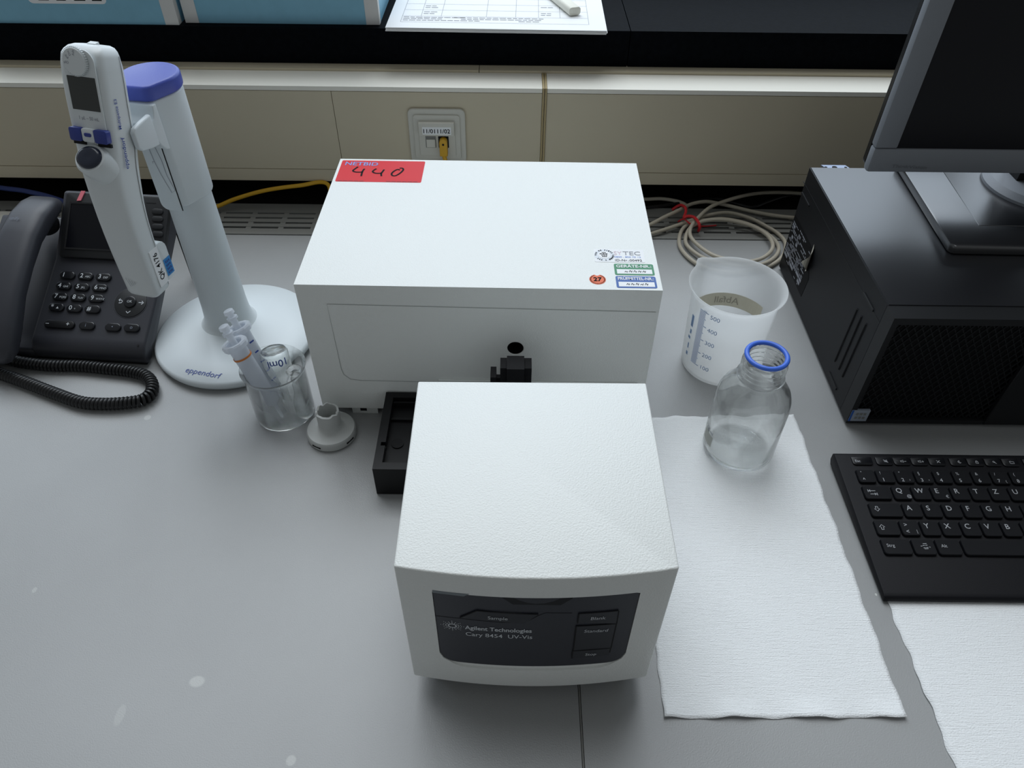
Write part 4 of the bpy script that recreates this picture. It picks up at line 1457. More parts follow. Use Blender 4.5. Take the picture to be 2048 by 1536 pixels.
# round navigation pad
na, nb_ = FF.uv(*Z32(838, 785))
nav = obj('navigation_ring', FF.plate(circ(na, nb_, .0192, 40), -.001, .0012), M_phoned, tel, bevel=.0008)
obj('ring_rim', FF.plate(circ(na, nb_, .0204, 40), -.001, .0004), M_phone, nav, bevel=.0003, seg=1)
okk = obj('ok_key', FF.plate(circ(na, nb_, .0072, 32), .0012, .0034), M_key, tel, bevel=.0012, seg=3)
obj('lettering', text_bm('OK', lambda x, y: FF(na - .0030 + x, nb_ - .0014 + y, .0037), .0042), M_print, okk, smooth=0)
ar = lambda pts_: obj('arrow_mark', stroke(FF, [(na + a_, nb_ + b_) for a_, b_ in pts_], .0009, .0015, smooth=False), M_print, nav, smooth=0)
ar(((.0100, 0), (.0160, 0)))
ar(((.0135, .0022), (.0160, 0), (.0135, -.0022)))
ar(((-.0140, .0020), (-.0110, .0020), (-.0096, .0005), (-.0105, -.0015), (-.0135, -.0018)))
ar(((-.0125, .0038), (-.0142, .0020), (-.0125, .0004)))
ar(((-.0022, -.0118), (0, -.0140), (.0028, -.0112)))
ar(((-.0022, .0125), (0, .0145), (.0026, .0122)))
a, b = FF.uv(*Z32(877, 1080))
obj('microphone_hole', FF.plate(circ(a, b + .004, .0012, 12), 0, .0003), M_gap, tel)
# handset: bowed bar with rounded ends
hs = top('telephone_handset', 'black bowed telephone handset with a coiled cord lying on the telephone', 'handset', PO + ew * -.19)
hA, hB = Vector((-.5820, .6150, .0520)), Vector((-.5650, .7860, .1370))
hsp = ((-.012, -.016, .030, .010), (-.008, -.014, .046, .020), (.004, -.010, .056, .028), (.028, -.003, .058, .030), (.065, .0040, .054, .024), (.100, .0060, .052, .022), (.135, .0040, .047, .024),
       (.165, -.002, .046, .028), (.186, -.009, .045, .024), (.197, -.013, .038, .016), (.200, -.015, .028, .008))
FHn = Frame(hA - Vector((0, 0, .004)), (hB - hA).cross(Vector((0, 0, 1))), hB - hA)
secs = []
for t_, h_, wd, thk in hsp:
    sec = []
    for k_ in range(28):
        q = 2 * pi * k_ / 28
        c, s_ = math.cos(q), math.sin(q)
        sec.append(FHn(wd / 2 * math.copysign(abs(c) ** .55, c), t_, h_ + thk / 2 * math.copysign(abs(s_) ** .7, s_)))
    secs.append(sec)
obj('grip', loft(secs), M_phone, hs, smooth=60)
for t_ in (.020, .170):
    nrm = FHn.N
    cpt = FHn(0, t_, -.026)
    obj('ear_piece', loft([[cpt + FHn.X * r_ * math.cos(2 * pi * i / 28) + FHn.Y * r_ * .8 * math.sin(2 * pi * i / 28) + nrm * h_ for i in range(28)] for r_, h_ in ((.015, -.004), (.018, .002), (.019, .012))]), M_phoned, hs, smooth=40)
a, b = FHn.uv(48, 428)
obj('lettering', text_bm('unify', lambda x, y: FHn(-.012 + x, .152 + y, .0150), .0062), M_dim, hs, smooth=0)
# coiled cord
cpx = [(-60, 722), (0, 716), (45, 725), (100, 731), (160, 732), (220, 738), (262, 743), (292, 752), (304, 768), (302, 786), (284, 800), (250, 806), (205, 808), (160, 804), (110, 787), (60, 768), (0, 747), (-60, 726), (-140, 700)]
cpath = spline([px(u_, v_, z=.0075) for u_, v_ in cpx], 60)
# resample to equal steps
def resample(P, step):
    out = [P[0]]
    acc = 0
    for a, b in zip(P[:-1], P[1:]):
        d = (b - a).length
        while acc + d >= step:
            f = (step - acc) / d
            a = a + (b - a) * f
            out.append(a.copy())
            d = (b - a).length
            acc = 0
        acc += d
    return out


cs = resample(cpath, .00036)
hel = []
for i in range(len(cs)):
    t = (cs[min(i + 3, len(cs) - 1)] - cs[max(i - 3, 0)]).normalized()
    sd_ = t.cross(Vector((0, 0, 1))).normalized()
    up_ = sd_.cross(t)
    ph_ = 2 * pi * i * .00036 / .0043
    hel.append(cs[i] + (sd_ * math.cos(ph_) + up_ * math.sin(ph_)) * .0054)
obj('coiled_cord', tube(hel, .0019, 6), M_cord, hs, smooth=60)

# ================================================================== computer lying on its side
X0, X1, Y0, Y1, ZB, ZT = .3630, .7230, .5560, .8480, .0040, .1500
pc = top('desktop_computer', 'black desktop computer lying flat under the monitor', 'computer', ((X0 + X1) / 2, .70, 0))
case = obj('case', bx(X0, X1, Y0 + .020, Y1, ZB, ZT), M_pcm, pc, bevel=.0022, seg=2)
obj('top_cover', bx(X0 + .0016, X1 - .0016, Y0 + .0205, Y1 - .001, ZT - .001, ZT + .0006), M_pct, pc, bevel=.0006, seg=1)
for xx in (X0 + .03, X1 - .06):
    for yy in (Y0 + .04, Y1 - .06):
        obj('foot', bx(xx, xx + .03, yy, yy + .02, 0, ZB, ), M_blackm, pc)
FL = Frame(Vector((X0, .56, 0)), (0, -1, 0), (0, 0, 1))      # flank facing the beaker; x runs to the front
Z6 = lambda a, b: FL.uv(1540 + a / 2.8445, 320 + b / 2.8445)
for (p, q) in (((498, 848), (370, 1145)), ((522, 890), (393, 1190)), ((548, 932), (413, 1232))):
    obj('vent_groove', tube([FL(*Z6(*p), 0), FL(*Z6(*q), 0)], .0013, 8), M_gap, case)
for (p, q) in (((335, 1205), (378, 1306)), ((533, 757), (590, 858)), ((183, 187), (225, 262))):
    a, b = Z6(*p), Z6(*q)
    zc = (a[1] + b[1]) / 2
    obj('latch_bar', FL.plate(rrect(min(a[0], b[0]), max(a[0], b[0]), zc - .0016, zc + .0016, .0012, 3), -.0004, .0012), M_pcf, case, bevel=.0004, seg=1)
a, b = Z6(180, 155), Z6(640, 893)
zc = (a[1] + b[1]) / 2
obj('panel_edge', FL.plate([(FL.uv(1603, 374)[0], zc - .0004), (-.0155, zc - .0004), (-.0155, zc + .0004), (FL.uv(1603, 374)[0], zc + .0004)], -.0002, .0003), M_pcf, case)
# service label with a peeling corner
lq = [FL.uv(*q) for q in ((1564.5, 515), (1606, 594), (1620.5, 545), (1617, 476), (1592.5, 436))]
la0, la1 = lq[0][0], lq[2][0] + .002
lb0, lb1 = (lq[0][1] + lq[1][1]) / 2, (lq[4][1] + lq[3][1]) / 2
lbl = obj('sticker', FL.plate([(la0, lb0), (la1 - .004, lb0), (la1, lb0 + .030), (la1 - .016, lb0 + .050), (la1 - .006, lb1 - .012), (la1 - .012, lb1), (la0, lb1)], 0, .0003), M_blackm, pc, label='black service label with white print and a curled corner')
random.seed(21)
bm = nb()
b = lb0 + .003
while b < lb1 - .004:
    a = la0 + .002
    hh = random.choice((.0012, .0016, .0040))
    while a < la1 - .020 - .006 * abs(b - lb0 - .05) / .05:
        w_ = random.choice((.003, .006, .010, .014))
        if random.random() < .62:
            a1_ = min(a + w_, la1 - .018)
            quad(bm, [FL(a, b, .0005), FL(a1_, b, .0005), FL(a1_, b + hh, .0005), FL(a, b + hh, .0005)])
        a += w_ + .0015
    b += hh + .0014
obj('small_print', bm, mat('label print grey', S(150, 152, 160), .5), lbl, kind='stuff', smooth=0)
bm = nb()
pe = []
for i in range(7):
    t = i / 6
    ang = t * 2.2
    pe.append((la1 - .0165 + .0105 * math.sin(ang) * 1.0, .0003 + .0075 * (1 - math.cos(ang))))
for i in range(6):
    w0, w1 = .019 * (1 - i / 6) + .001, .019 * (1 - (i + 1) / 6) + .001
    bc_ = lb0 + .050
    quad(bm, [FL(pe[i][0], bc_ - w0, pe[i][1]), FL(pe[i + 1][0], bc_ - w1, pe[i + 1][1]), FL(pe[i + 1][0], bc_ + w1, pe[i + 1][1]), FL(pe[i][0], bc_ + w0, pe[i][1])])
obj('peeled_corner', bm, mat('sticker backing', S(196, 190, 176), .5), lbl)
# bezel frame, grille and trim
fr = nb()
box(fr, X0, X1, Y0, Y0 + .0195, ZT - .008, ZT)
box(fr, X0, X1, Y0, Y0 + .0195, ZB, ZB + .006)
box(fr, X0, X0 + .006, Y0, Y0 + .0195, ZB + .006, ZT - .008)
box(fr, X1 - .006, X1, Y0, Y0 + .0195, ZB + .006, ZT - .008)
obj('front_bezel', fr, M_pcf, pc, bevel=.0012, seg=1)
obj('grille_backing', bx(X0 + .006, X1 - .006, Y0 + .012, Y0 + .0195, ZB + .006, ZT - .008), M_gap, pc)
bm = nb()
gx0, gx1, gz0, gz1 = X0 + .006, X1 - .006, ZB + .006, ZT - .008
def bar(bm, p, q, w_, y0, y1):
    d = (Vector(q) - Vector(p))
    n_ = Vector((-d.y, d.x)).normalized() * w_ / 2
    P4 = [(p[0] + n_.x, p[1] + n_.y), (q[0] + n_.x, q[1] + n_.y), (q[0] - n_.x, q[1] - n_.y), (p[0] - n_.x, p[1] - n_.y)]
    prism([Vector((a, y0, b)) for a, b in P4], (0, y1 - y0, 0), bm)
def clip(x_, sl, dx_):
    """line x = x_ + sl*(z-gz0) clipped to the grille"""
    p, q = (x_, gz0), (x_ + sl * (gz1 - gz0), gz1)
    (xa, za), (xb, zb_) = p, q
    for lim, lo_side in ((gx0, True), (gx1, False)):
        for end in (0, 1):
            xx, zz = ((xa, za), (xb, zb_))[end]
            if (lo_side and xx < lim) or (not lo_side and xx > lim):
                oth = ((xb, zb_), (xa, za))[end]
                if (lo_side and oth[0] <= lim) or (not lo_side and oth[0] >= lim):
                    return None
                f = (lim - xx) / (oth[0] - xx)
                nz = zz + f * (oth[1] - zz)
                if end == 0:
                    xa, za = lim, nz
                else:
                    xb, zb_ = lim, nz
    return (xa, za), (xb, zb_)
for sl, yy in ((.62, .0030), (-.62, .0036)):
    x_ = gx0 - .62 * (gz1 - gz0)
    while x_ < gx1 + .62 * (gz1 - gz0):
        r_ = clip(x_, sl, 0)
        if r_:
            bar(bm, r_[0], r_[1], .0011, Y0 + yy, Y0 + yy + .0016)
        x_ += .0078
obj('grille', bm, M_grille, pc, smooth=0)
FPc = Frame(Vector((0, Y0, 0)), (1, 0, 0), (0, 0, 1))
dgp = [FPc.uv(1967, 845), FPc.uv(2030, 845), (FPc.uv(2100, 700)[0] + .03, gz1), (FPc.uv(2048, 727)[0] + .032, gz1)]
d0 = FPc.uv(1967, 845)[0]
d1 = FPc.uv(2048, 727)
sl_ = (d1[0] - d0) / (d1[1] - gz0)
obj('slanted_trim', FPc.plate([(d0, ZB + .001), (d0 + .050, ZB + .001), (d0 + .050 + sl_ * (gz1 - ZB), gz1), (d0 + sl_ * (gz1 - ZB), gz1)], -.004, .0012), M_pcf, pc, bevel=.0008, seg=1)
q0, q1 = FPc.uv(1695, 841), FPc.uv(1737, 820)
bdg = obj('badge_sticker', FPc.plate([(q0[0], q0[1]), (q0[0] + .0195, q0[1]), (q0[0] + .0195, q0[1] + .0165), (q0[0], q0[1] + .0165)], -.0020, .0006), mat('badge grey', S(150, 158, 170), .4), pc)
obj('badge_edge', FPc.plate([(q0[0], q0[1]), (q0[0] + .0022, q0[1]), (q0[0] + .0022, q0[1] + .0165), (q0[0], q0[1] + .0165)], .0006, .0008), M_blue, bdg)
bm = nb()
for j in range(2):
    for i in range(3):
        a = q0[0] + .0055 + i * .0040
        b = q0[1] + .0035 + j * .0055
        quad(bm, [FPc(*c, .0009) for c in ((a, b), (a + .0028, b), (a + .0028, b + .0035), (a, b + .0035))])
obj('small_print', bm, M_vent, bdg, kind='stuff', smooth=0)
FTp = Frame(Vector((X0, Y1, ZT - .004)), (1, 0, 0), (0, 1, 0))
bx_a, bx_b = px(1646, 340, z=.146).x - X0, px(1704, 340, z=.146).x - X0
brk = obj('rear_bracket', FTp.plate([(bx_a + .006, -.001), (bx_b, -.001), (bx_b - .006, .012), (bx_a, .012)], 0, .0015), M_brass, pc)
for t_, r_ in ((.12, .0018), (.42, .0032), (.80, .0018)):
    obj('screw_hole', FTp.plate(circ(bx_a + (bx_b - bx_a) * t_, .006, r_, 16), .0015, .0017), M_gap, brk)

# ================================================================== monitor
mo = top('monitor', 'grey framed flat monitor standing on the black computer', 'monitor', (.62, .78, ZT))
YM = .7380
MX0, MX1, MZ0, MZ1 = px(1732, 345, y=YM).x, px(1732, 345, y=YM).x + .506, px(1732, 345, y=YM).z, px(1732, 345, y=YM).z + .318
FMo = Frame(Vector((MX0, YM, MZ0)), (1, 0, 0), (0, 0, 1))
ia, ib = FMo.uv(1795, 298)
W_, H_ = MX1 - MX0, MZ1 - MZ0
bz = nb()
FMo.plate([(0, 0), (W_, 0), (W_, ib), (0, ib)], -.012, 0, bz)
obj('bezel', bz, M_mon, mo, bevel=.0028, seg=2)
for (a0, a1, b0, b1) in ((0, ia, ib + .0001, H_ - .022), (W_ - ia, W_, ib + .0001, H_ - .022), (0, W_, H_ - .0219, H_)):
    obj('bezel', FMo.plate([(a0, b0), (a1, b0), (a1, b1), (a0, b1)], -.012, 0), M_mon, mo, bevel=.0022, seg=2)
obj('screen', FMo.plate([(ia - .001, ib - .001), (W_ - ia + .001, ib - .001), (W_ - ia + .001, H_ - .020), (ia - .001, H_ - .020)], -.010, -.0022), M_screen, mo)
obj('back_shell', loft([[FMo(a, b, h_) for a, b in rrect(k_, W_ - k_, k_, H_ - k_, .006, 3)] for k_, h_ in ((.0006, -.0121), (.0012, -.020), (.020, -.038), (.07, -.052))]), M_black, mo, smooth=30)
obj('lettering', text_between('ThinkVision', FMo.px(1782, 335, .0002), FMo.px(1852, 338, .0002), FMo.N, .0036, 0, h=.0002), mat('embossed bezel print', S(108, 112, 118), .5), FMo and [c for c in mo.children if c.name.startswith('bezel')][0])
bs0 = px(1903, 496, z=ZT + .009)
bw = .300
basep = [(bs0.x + .004, bs0.y), (bs0.x + bw - .004, bs0.y - .004), (bs0.x + bw, bs0.y + .004), (bs0.x + bw - .012, bs0.y + .185), (bs0.x + .010, bs0.y + .185), (bs0.x, bs0.y + .006)]
bpl = obj('stand_base', prism([Vector((a, b, ZT + .0008)) for a, b in basep], (0, 0, .0105)), M_base, mo, bevel=.0025, seg=2)
obj('base_pad', prism([Vector((a, b, ZT + .0109)) for a, b in ((bs0.x + .045, bs0.y + .040), (bs0.x + bw - .045, bs0.y + .038), (bs0.x + bw - .06, bs0.y + .17), (bs0.x + .055, bs0.y + .17))], (0, 0, .0008)), M_base, bpl, bevel=.0003, seg=1)
nx, ny = bs0.x + bw * .5, bs0.y + .125
obj('hub', lathe([(0, ZT + .011), (.060, ZT + .011), (.060, ZT + .015), (.054, ZT + .021), (0, ZT + .023)], (nx, ny, 0), 48), M_mon, mo, smooth=40)
obj('neck', bx(nx - .032, nx + .032, ny - .006, ny + .022, ZT + .020, MZ0 + .18), M_black, mo, bevel=.004)

# ================================================================== paper towels
def towel(lab, poly_fn, nu, nv, wob):
    bm = nb()
    gr = []
    for j in range(nv + 1):
        row = []
        for i in range(nu + 1):
            p = poly_fn(i / nu, j / nv)
            row.append(bm.verts.new(p))
        gr.append(row)
    for j in range(nv):
        for i in range(nu):
            bm.faces.new((gr[j][i], gr[j][i + 1], gr[j + 1][i + 1], gr[j + 1][i]))
    o = obj('paper_towel', bm, M_towel, cat='paper towel', label=lab, smooth=80, loc=(0, 0, 0))
    so = o.modifiers.new('thickness', 'SOLIDIFY')
    so.thickness = .0004
    so.offset = 1
    return o


tw = [px(1328, 1437, z=.0006), px(1812, 1436, z=.0006), px(1588, 828, z=.0006), px(1306, 838, z=.0006)]
tw[3] = Vector((tw[0].x + .006, tw[3].y + .001, .0006))


def t1f(s_, t_):
    p = (tw[0] * (1 - s_) + tw[1] * s_) * (1 - t_) + (tw[3] * (1 - s_) + tw[2] * s_) * t_
    e = .0010 * math.sin(s_ * 23 + 1) + .0006 * math.sin(s_ * 51)
    p = p + Vector((.0007 * math.sin(t_ * 37) * (1 if s_ > .5 else .5) + .0004 * math.sin(t_ * 90 + s_ * 3), e * (1 if t_ > .9 else .45 if t_ < .05 else 0), 0))
    lift = max(0, 1 - t_ / .05) * (.0016 + .0016 * math.sin(s_ * 19 + 2.2)) + .0007 * (1 + math.sin(s_ * 9 + t_ * 14) * math.sin(t_ * 23 + s_ * 5)) * (1 - math.exp(-t_ * 3)) * .6
    near_bottle = math.exp(-((p.x - BC[0]) ** 2 + (p.y - BC[1]) ** 2) / .040 ** 2 * .5)
    p.z = .0004 + lift * (1 - near_bottle)
    return p


towel('white ribbed paper towel lying under the glass bottle', t1f, 60, 90, 0)
tb0 = [px(1912, 1540, z=.0006), Vector((.60, .196, .0006)), Vector((.60, .470, .0006)), px(1683, 982, z=.0006)]
tb0[0] = tb0[0] + (tb0[0] - px(1770, 1200, z=.0006)) * .45
tb0[1].y = tb0[0].y


def t2f(s_, t_):
    p = (tb0[0] * (1 - s_) + tb0[1] * s_) * (1 - t_) + (tb0[3] * (1 - s_) + tb0[2] * s_) * t_
    p = p + Vector((.0009 * math.sin(t_ * 41 + 1) * (1 - s_) + .0006 * math.sin(t_ * 97) * (1 - s_), 0, 0))
    p.z = .0004 + .0005 * (1 + math.sin(s_ * 11 + t_ * 7) * math.sin(t_ * 19)) * (1 if t_ < .40 else max(0, 1 - (t_ - .40) / .06))
    return p


towel('white ribbed paper towel lying under the black keyboard', t2f, 40, 80, 0)

# ================================================================== keyboard
kbd = top('keyboard', 'black computer keyboard lying on a paper towel before the computer', 'keyboard', (.55, .42, .001))
KX0, KX1 = .3300, .7750
kz = lambda y_: .0085 + (y_ - .345) * .055          # top plane
tilt = math.atan(.055)
KF = Frame(Vector((KX0, .345, .0085)), (1, 0, 0), (0, math.cos(tilt), math.sin(tilt)))
prof = [(.3425, .0016), (.3420, .0050), (.3440, .0078), (.3480, kz(.348)), (.5000, kz(.500)), (.5035, kz(.5035) - .003), (.5035, .0060), (.500, .0016)]
obj('deck', prism([Vector((KX0, a, b)) for a, b in prof], (KX1 - KX0, 0, 0)), M_kb, kbd, bevel=.0010, seg=2)
kmesh = {}


def add_key(x0, x1, y0, y1, thin=False):
    kw = (round(x1 - x0, 4), round(y1 - y0, 4))
    if kw not in kmesh:
        w_, d_ = kw
        bm = nb()
        r_ = min(.0028, d_ * .3)
        h_ = .0016 if thin else .0030
        loft([[Vector((a, b, z_)) for a, b in rrect(-w_ / 2 + k_, w_ / 2 - k_, -d_ / 2 + k_, d_ / 2 - k_ * .4, r_, 3, (r_, r_, .0008, .0008))] for k_, z_ in ((0, -.0012), (.0001, h_ * .8), (.0006, h_))], bm)
        me = bpy.data.meshes.new('key')
        bm.to_mesh(me)
        bm.free()
        me.materials.append(M_kk)
        me.polygons.foreach_set('use_smooth', [True] * len(me.polygons))
        me.set_sharp_from_angle(angle=math.radians(40))
        kmesh[kw] = me
    o = bpy.data.objects.new('key', kmesh[kw])
    C.objects.link(o)
    o.parent = kbd
    yc = (y0 + y1) / 2
    o.location = Vector(((x0 + x1) / 2, yc, kz(yc))) - Vector(kbd.location)
    o.rotation_euler = (tilt, 0, 0)
    return o, (Vector(((x0 + x1) / 2, yc, kz(yc))), kw, .0016 if thin else .0030)


def legend(ko, inf, txt, dx=-.3, dy=.12, size=.0058, bold=.008):
    c, (w_, d_), h_ = inf
    bm = text_bm(txt, lambda x, y: Vector((dx * w_ + x, dy * d_ + y, h_ + .0002)), size, bold)
    me = bpy.data.meshes.new('lettering')
    bm.to_mesh(me)
    bm.free()
    me.materials.append(M_kprint)
    o = bpy.data.objects.new('lettering', me)
    C.objects.link(o)
    o.parent = ko


def mark(ko, inf, lines, sc_=1.0, ox=0.0, oy=0.0):
    """small drawn symbol on a key"""
    c, (w_, d_), h_ = inf
    Fk_ = Frame(Vector((ox, oy, h_ + .0002)), (1, 0, 0), (0, 1, 0))
    bm = nb()
    for pts_ in lines:
        stroke(Fk_, [(a * sc_, b * sc_) for a, b in pts_], .0006, 0, bm, smooth=False)
    me = bpy.data.meshes.new('lettering')
    bm.to_mesh(me)
    bm.free()
    me.materials.append(M_kprint)
    o = bpy.data.objects.new('lettering', me)
    C.objects.link(o)
    o.parent = ko


G = .0015                                   # gap
ROW = {'f': (.4860, .4960), 'n': (.4635, .4785), 'q': (.4440, .4590), 'a': (.4240, .4392), 'y': (.4040, .4197), 's': (.3840, .3997)}
ko, inf = add_key(.3450, .3655, *ROW['f'], thin=True)
legend(ko, inf, 'Esc', -.38, -.2, .0042)
syms = [[((-1, -.5), (0, -.5), (1, -1.2), (1, 1.2), (0, .5), (-1, .5), (-1, -.5)), ((-1.5, 1.3), (1.6, -1.3))],
        [((-2, -.5), (-1, -.5), (0, -1.2), (0, 1.2), (-1, .5), (-2, .5), (-2, -.5)), ((.8, 0), (2.4, 0))],
        [((-2, -.5), (-1, -.5), (0, -1.2), (0, 1.2), (-1, .5), (-2, .5), (-2, -.5)), ((.8, 0), (2.4, 0)), ((1.6, .8), (1.6, -.8))],
        [((-1.3, -1.2), (1.3, 1.2)), ((-1.3, 1.2), (1.3, -1.2))],
        [((.3, 1.3), (-.9, .5), (-.9, -.5), (.1, -1.2), (1.2, -.8), (.2, -.3), (.0, .5), (.3, 1.3))],
        [((-1, -1.1), (1, -1.1), (1, .2), (-1, .2), (-1, -1.1)), ((-.6, .2), (-.6, .9), (0, 1.3), (.6, .9), (.6, .2))],
        [((.2, -.2), (1.2, -1.3)), ((.2, -.2), (.3, .6), (-.3, 1.1), (-1, .8), (-1, .1), (-.4, -.3), (.2, -.2))],
        [((-1.5, -1), (1.5, -1), (1.5, .8), (-.2, .8), (-.5, 1.2), (-1.5, 1.2), (-1.5, -1))]]
x_ = .3692
for i in range(12):
    if i in (4, 8):
        x_ += .0035
    ko, inf = add_key(x_, x_ + .0165, *ROW['f'], thin=True)
    if i < 8:
        mark(ko, inf, syms[i], .0013, .001, -.0004)
    x_ += .01775
num = [('^', '°', ''), ('1', '!', ''), ('2', '"', '²'), ('3', '§', '³'), ('4', '$', ''), ('5', '%', ''), ('6', '&', ''), ('7', '/', '{'), ('8', '(', '['), ('9', ')', ']'), ('0', '=', '}'), ('ß', '?', '\\'), ('´', '`', '')]
x_ = .3440
for i, (lo_c, hi_c, alt) in enumerate(num):
    ko, inf = add_key(x_, x_ + .0190 - G, *ROW['n'])
    legend(ko, inf, lo_c, -.28, -.40, .0056)
    legend(ko, inf, hi_c, -.30, .16, .0046, 0)
    if alt:
        legend(ko, inf, alt, .16, -.40, .0036, 0)
    x_ += .0190
ko, inf = add_key(x_, .6270, *ROW['n'])
mark(ko, inf, [((1.5, 0), (-1.5, 0)), ((-.6, .8), (-1.5, 0), (-.6, -.8))], .0020)
ko, inf = add_key(.3440, .3705, *ROW['q'])
mark(ko, inf, [((1.6, .9), (-1.4, .9)), ((-.7, 1.5), (-1.4, .9), (-.7, .3)), ((-1.8, 1.6), (-1.8, .2)), ((-1.2, -.9), (1.6, -.9)), ((.9, -.3), (1.6, -.9), (.9, -1.5)), ((2.0, -.2), (2.0, -1.6))], .0021, -.005, 0)
x_ = .3725
for ch in 'QWERTZUIOPÜ+':
    ko, inf = add_key(x_, x_ + .0190 - G, *ROW['q'])
    legend(ko, inf, ch, -.32, .0, .0076)
    if ch in 'QE':
        legend(ko, inf, {'Q': '@', 'E': '€'}[ch], .18, -.36, .0046, .004)
    x_ += .0190
add_key(x_, .6270, *ROW['q'])
ko, inf = add_key(.3440, .3745, *ROW['a'])
mark(ko, inf, [((-.6, 1.5), (.6, 1.5), (.6, 0), (1.5, 0), (0, -1.6), (-1.5, 0), (-.6, 0), (-.6, 1.5))], .0017, -.0085, .0012)
x_ = .3760
for ch in 'ASDFGHJKLÖÄ#':
    ko, inf = add_key(x_, x_ + .0190 - G, *ROW['a'])
    legend(ko, inf, ch, -.32, .0, .0076)
    x_ += .0190
add_key(x_, .6270, *ROW['a'])
ko, inf = add_key(.3430, .3650, *ROW['y'])
mark(ko, inf, [((-.6, -1.5), (.6, -1.5), (.6, 0), (1.5, 0), (0, 1.6), (-1.5, 0), (-.6, 0), (-.6, -1.5))], .0017, -.0050, .0006)
ko, inf = add_key(.3665, .3840, *ROW['y'])
legend(ko, inf, '>', -.30, .10, .0058)
legend(ko, inf, '<', -.30, -.36, .0058)
legend(ko, inf, '|', .26, -.32, .0046, 0)
x_ = .3858
for ch in 'YXCVBNM,.-':
    ko, inf = add_key(x_, x_ + .0190 - G, *ROW['y'])
    legend(ko, inf, ch, -.32, .0, .0076)
    x_ += .0190
add_key(x_, .6270, *ROW['y'])
ko, inf = add_key(.3430, .3695, *ROW['s'])
legend(ko, inf, 'Strg', -.36, -.02, .0046, 0)
ko, inf = add_key(.3710, .3915, *ROW['s'])
for (a, b) in ((-.0013, .0009), (.0013, .0012), (-.0013, -.0015), (.0013, -.0012)):
    mark(ko, inf, [((a - .0010, b), (a + .0010, b + .0002))], 1.0, .0010, .0004)
for ln_ in ([((-.0042, .0004), (-.0028, .0004))], [((.0032, -.0004), (.0044, -.0008))], [((-.0016, .0028), (.0020, .0030))], [((-.0016, -.0024), (.0020, -.0022))]):
    mark(ko, inf, ln_, 1.0, .0010, .0004)
ko, inf = add_key(.3930, .4150, *ROW['s'])
legend(ko, inf, 'Alt', -.32, -.02, .0046, 0)
add_key(.4170, .5300, *ROW['s'])
for a, b in ((.5320, .5530), (.5550, .5750), (.5770, .5980), (.6000, .6270)):
    add_key(a, b, *ROW['s'])
for r_ in ('n', 'q'):
    for i in range(3):
        add_key(.6330 + i * .019, .6330 + i * .019 + .0175, *ROW[r_])
for i in range(3):
    add_key(.6330 + i * .019, .6330 + i * .019 + .0175, *ROW['s'])
add_key(.6520, .6695, *ROW['y'])
for r_ in ('n', 'q', 'a', 'y', 's'):
    for i in range(4):
        add_key(.6950 + i * .019, .6950 + i * .019 + .0175, *ROW[r_])

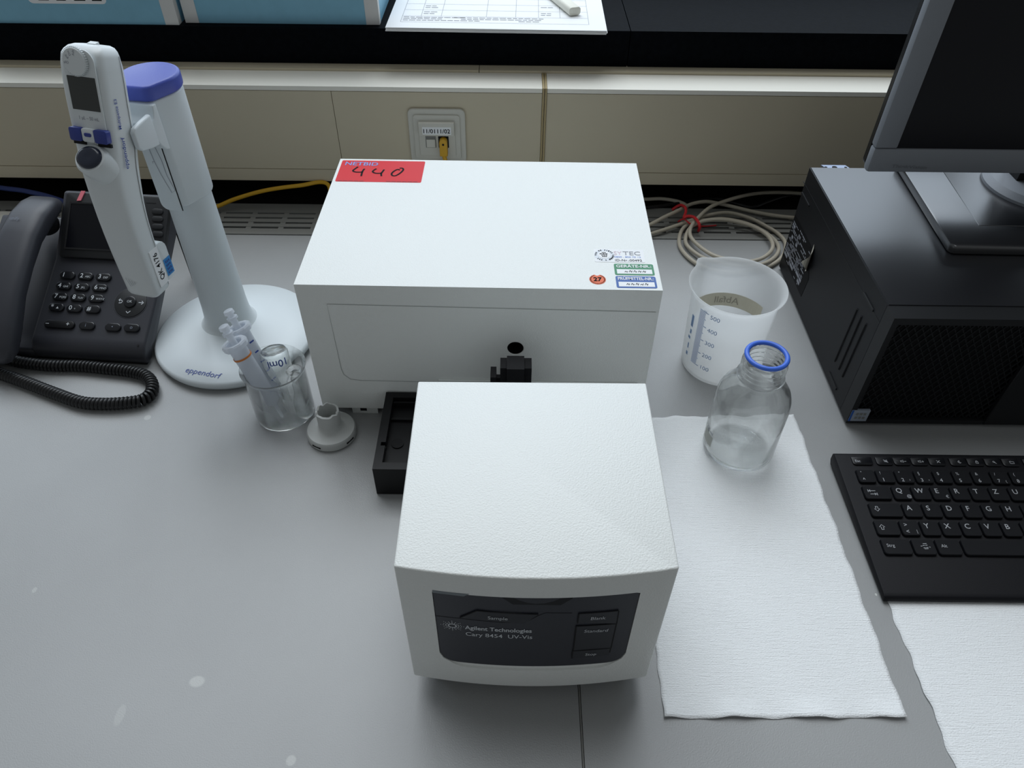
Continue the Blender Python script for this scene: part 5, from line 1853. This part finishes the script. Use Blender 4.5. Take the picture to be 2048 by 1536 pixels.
# ================================================================== cables behind the beaker
Z4 = lambda a, b, z_: px(1280 + a / 5.909, 340 + b / 5.909, z=z_)
c1 = [(-200, 760, .012), (-60, 775, .010), (60, 770, .008), (160, 745, .006), (320, 695, .006), (480, 640, .007), (620, 590, .009), (800, 535, .010), (1040, 505, .008), (1300, 570, .005), (1500, 670, .004), (1640, 760, .004), (1720, 870, .004), (1690, 1010, .004), (1560, 1120, .004), (1350, 1190, .004),
      (1050, 1210, .004), (760, 1150, .004), (590, 1050, .004), (480, 920, .004), (465, 800, .004), (510, 690, .005), (620, 620, .008), (800, 590, .010), (1000, 580, .009), (1250, 630, .007), (1450, 720, .006), (1590, 830, .005), (1640, 930, .0045), (1590, 1030, .006), (1450, 1110, .010), (1200, 1140, .010), (980, 1110, .009), (780, 1050, .007), (640, 970, .006), (545, 870, .006), (550, 760, .007), (620, 660, .010), (780, 600, .013),
      (1000, 590, .013), (1250, 640, .010), (1420, 710, .009), (1530, 800, .009), (1570, 900, .010), (1520, 990, .012), (1400, 1060, .014), (1200, 1090, .014), (1000, 1050, .013), (850, 1000, .012), (700, 900, .010), (600, 790, .010), (600, 680, .012), (690, 560, .016), (830, 440, .018), (1000, 370, .016), (1200, 310, .014), (1400, 275, .012), (1600, 265, .012), (1800, 270, .012), (2000, 290, .012), (2150, 330, .010)]
cab = obj('beige_cable', tube(spline([Z4(*q) for q in c1], 8), .0027, 10), M_cable, cat='cable', label='beige cable laid in a round coil behind the plastic beaker', loc=(.2, .85, 0))
c2 = [(-160, 720, .014), (0, 690, .013), (130, 640, .014), (280, 560, .015), (450, 480, .016), (600, 405, .014), (760, 375, .012), (900, 390, .008), (1100, 435, .006), (1350, 495, .005), (1600, 540, .005), (1780, 560, .005), (2000, 580, .005), (2200, 590, .005)]
obj('beige_cable', tube(spline([Z4(*q) for q in c2], 8), .0027, 10), M_cable, cat='cable', label='beige cable running straight from the spectrophotometer to behind the computer', loc=(.2, .9, 0))
c3 = [(-100, 330, .004), (60, 345, .004), (250, 340, .004), (420, 365, .004), (520, 400, .004), (560, 440, .003)]
obj('beige_cable', tube(spline([Z4(*q) for q in c3], 8), .0027, 10), M_cable, cat='cable', label='short stretch of beige cable in the shadow under the trunking', loc=(.2, 1.0, 0))
c4 = [(-100, 470, .003), (80, 445, .003), (300, 420, .003), (500, 385, .003), (720, 350, .003), (950, 345, .003), (1150, 400, .003), (1330, 440, .003), (1500, 380, .004), (1700, 315, .004), (1900, 290, .004)]
obj('black_cable', tube(spline([Z4(*q) for q in c4], 8), .0022, 8), M_cord, cat='cable', label='thin black cable lying on the vent strip behind the beige coil', loc=(.2, 1.0, 0))
tie = [(380, 470, .010), (440, 430, .016), (490, 415, .020), (535, 445, .021), (540, 500, .018), (520, 560, .017), (570, 545, .020), (640, 560, .020), (690, 620, .019), (705, 680, .014), (690, 720, .006)]
rt = top('twist_tie', 'red twist tie holding the beige cable coil together', 'tie', Z4(560, 560, .01))
P_ = spline([Z4(*q) for q in tie], 6)
obj('strip', tube(P_, .0021, 6), M_redt, rt)
obj('tail', tube(spline([Z4(450, 610, .006), Z4(520, 580, .014), Z4(600, 640, .010), Z4(720, 665, .003), Z4(900, 655, .002)], 6), .0012, 6), M_redt, rt)
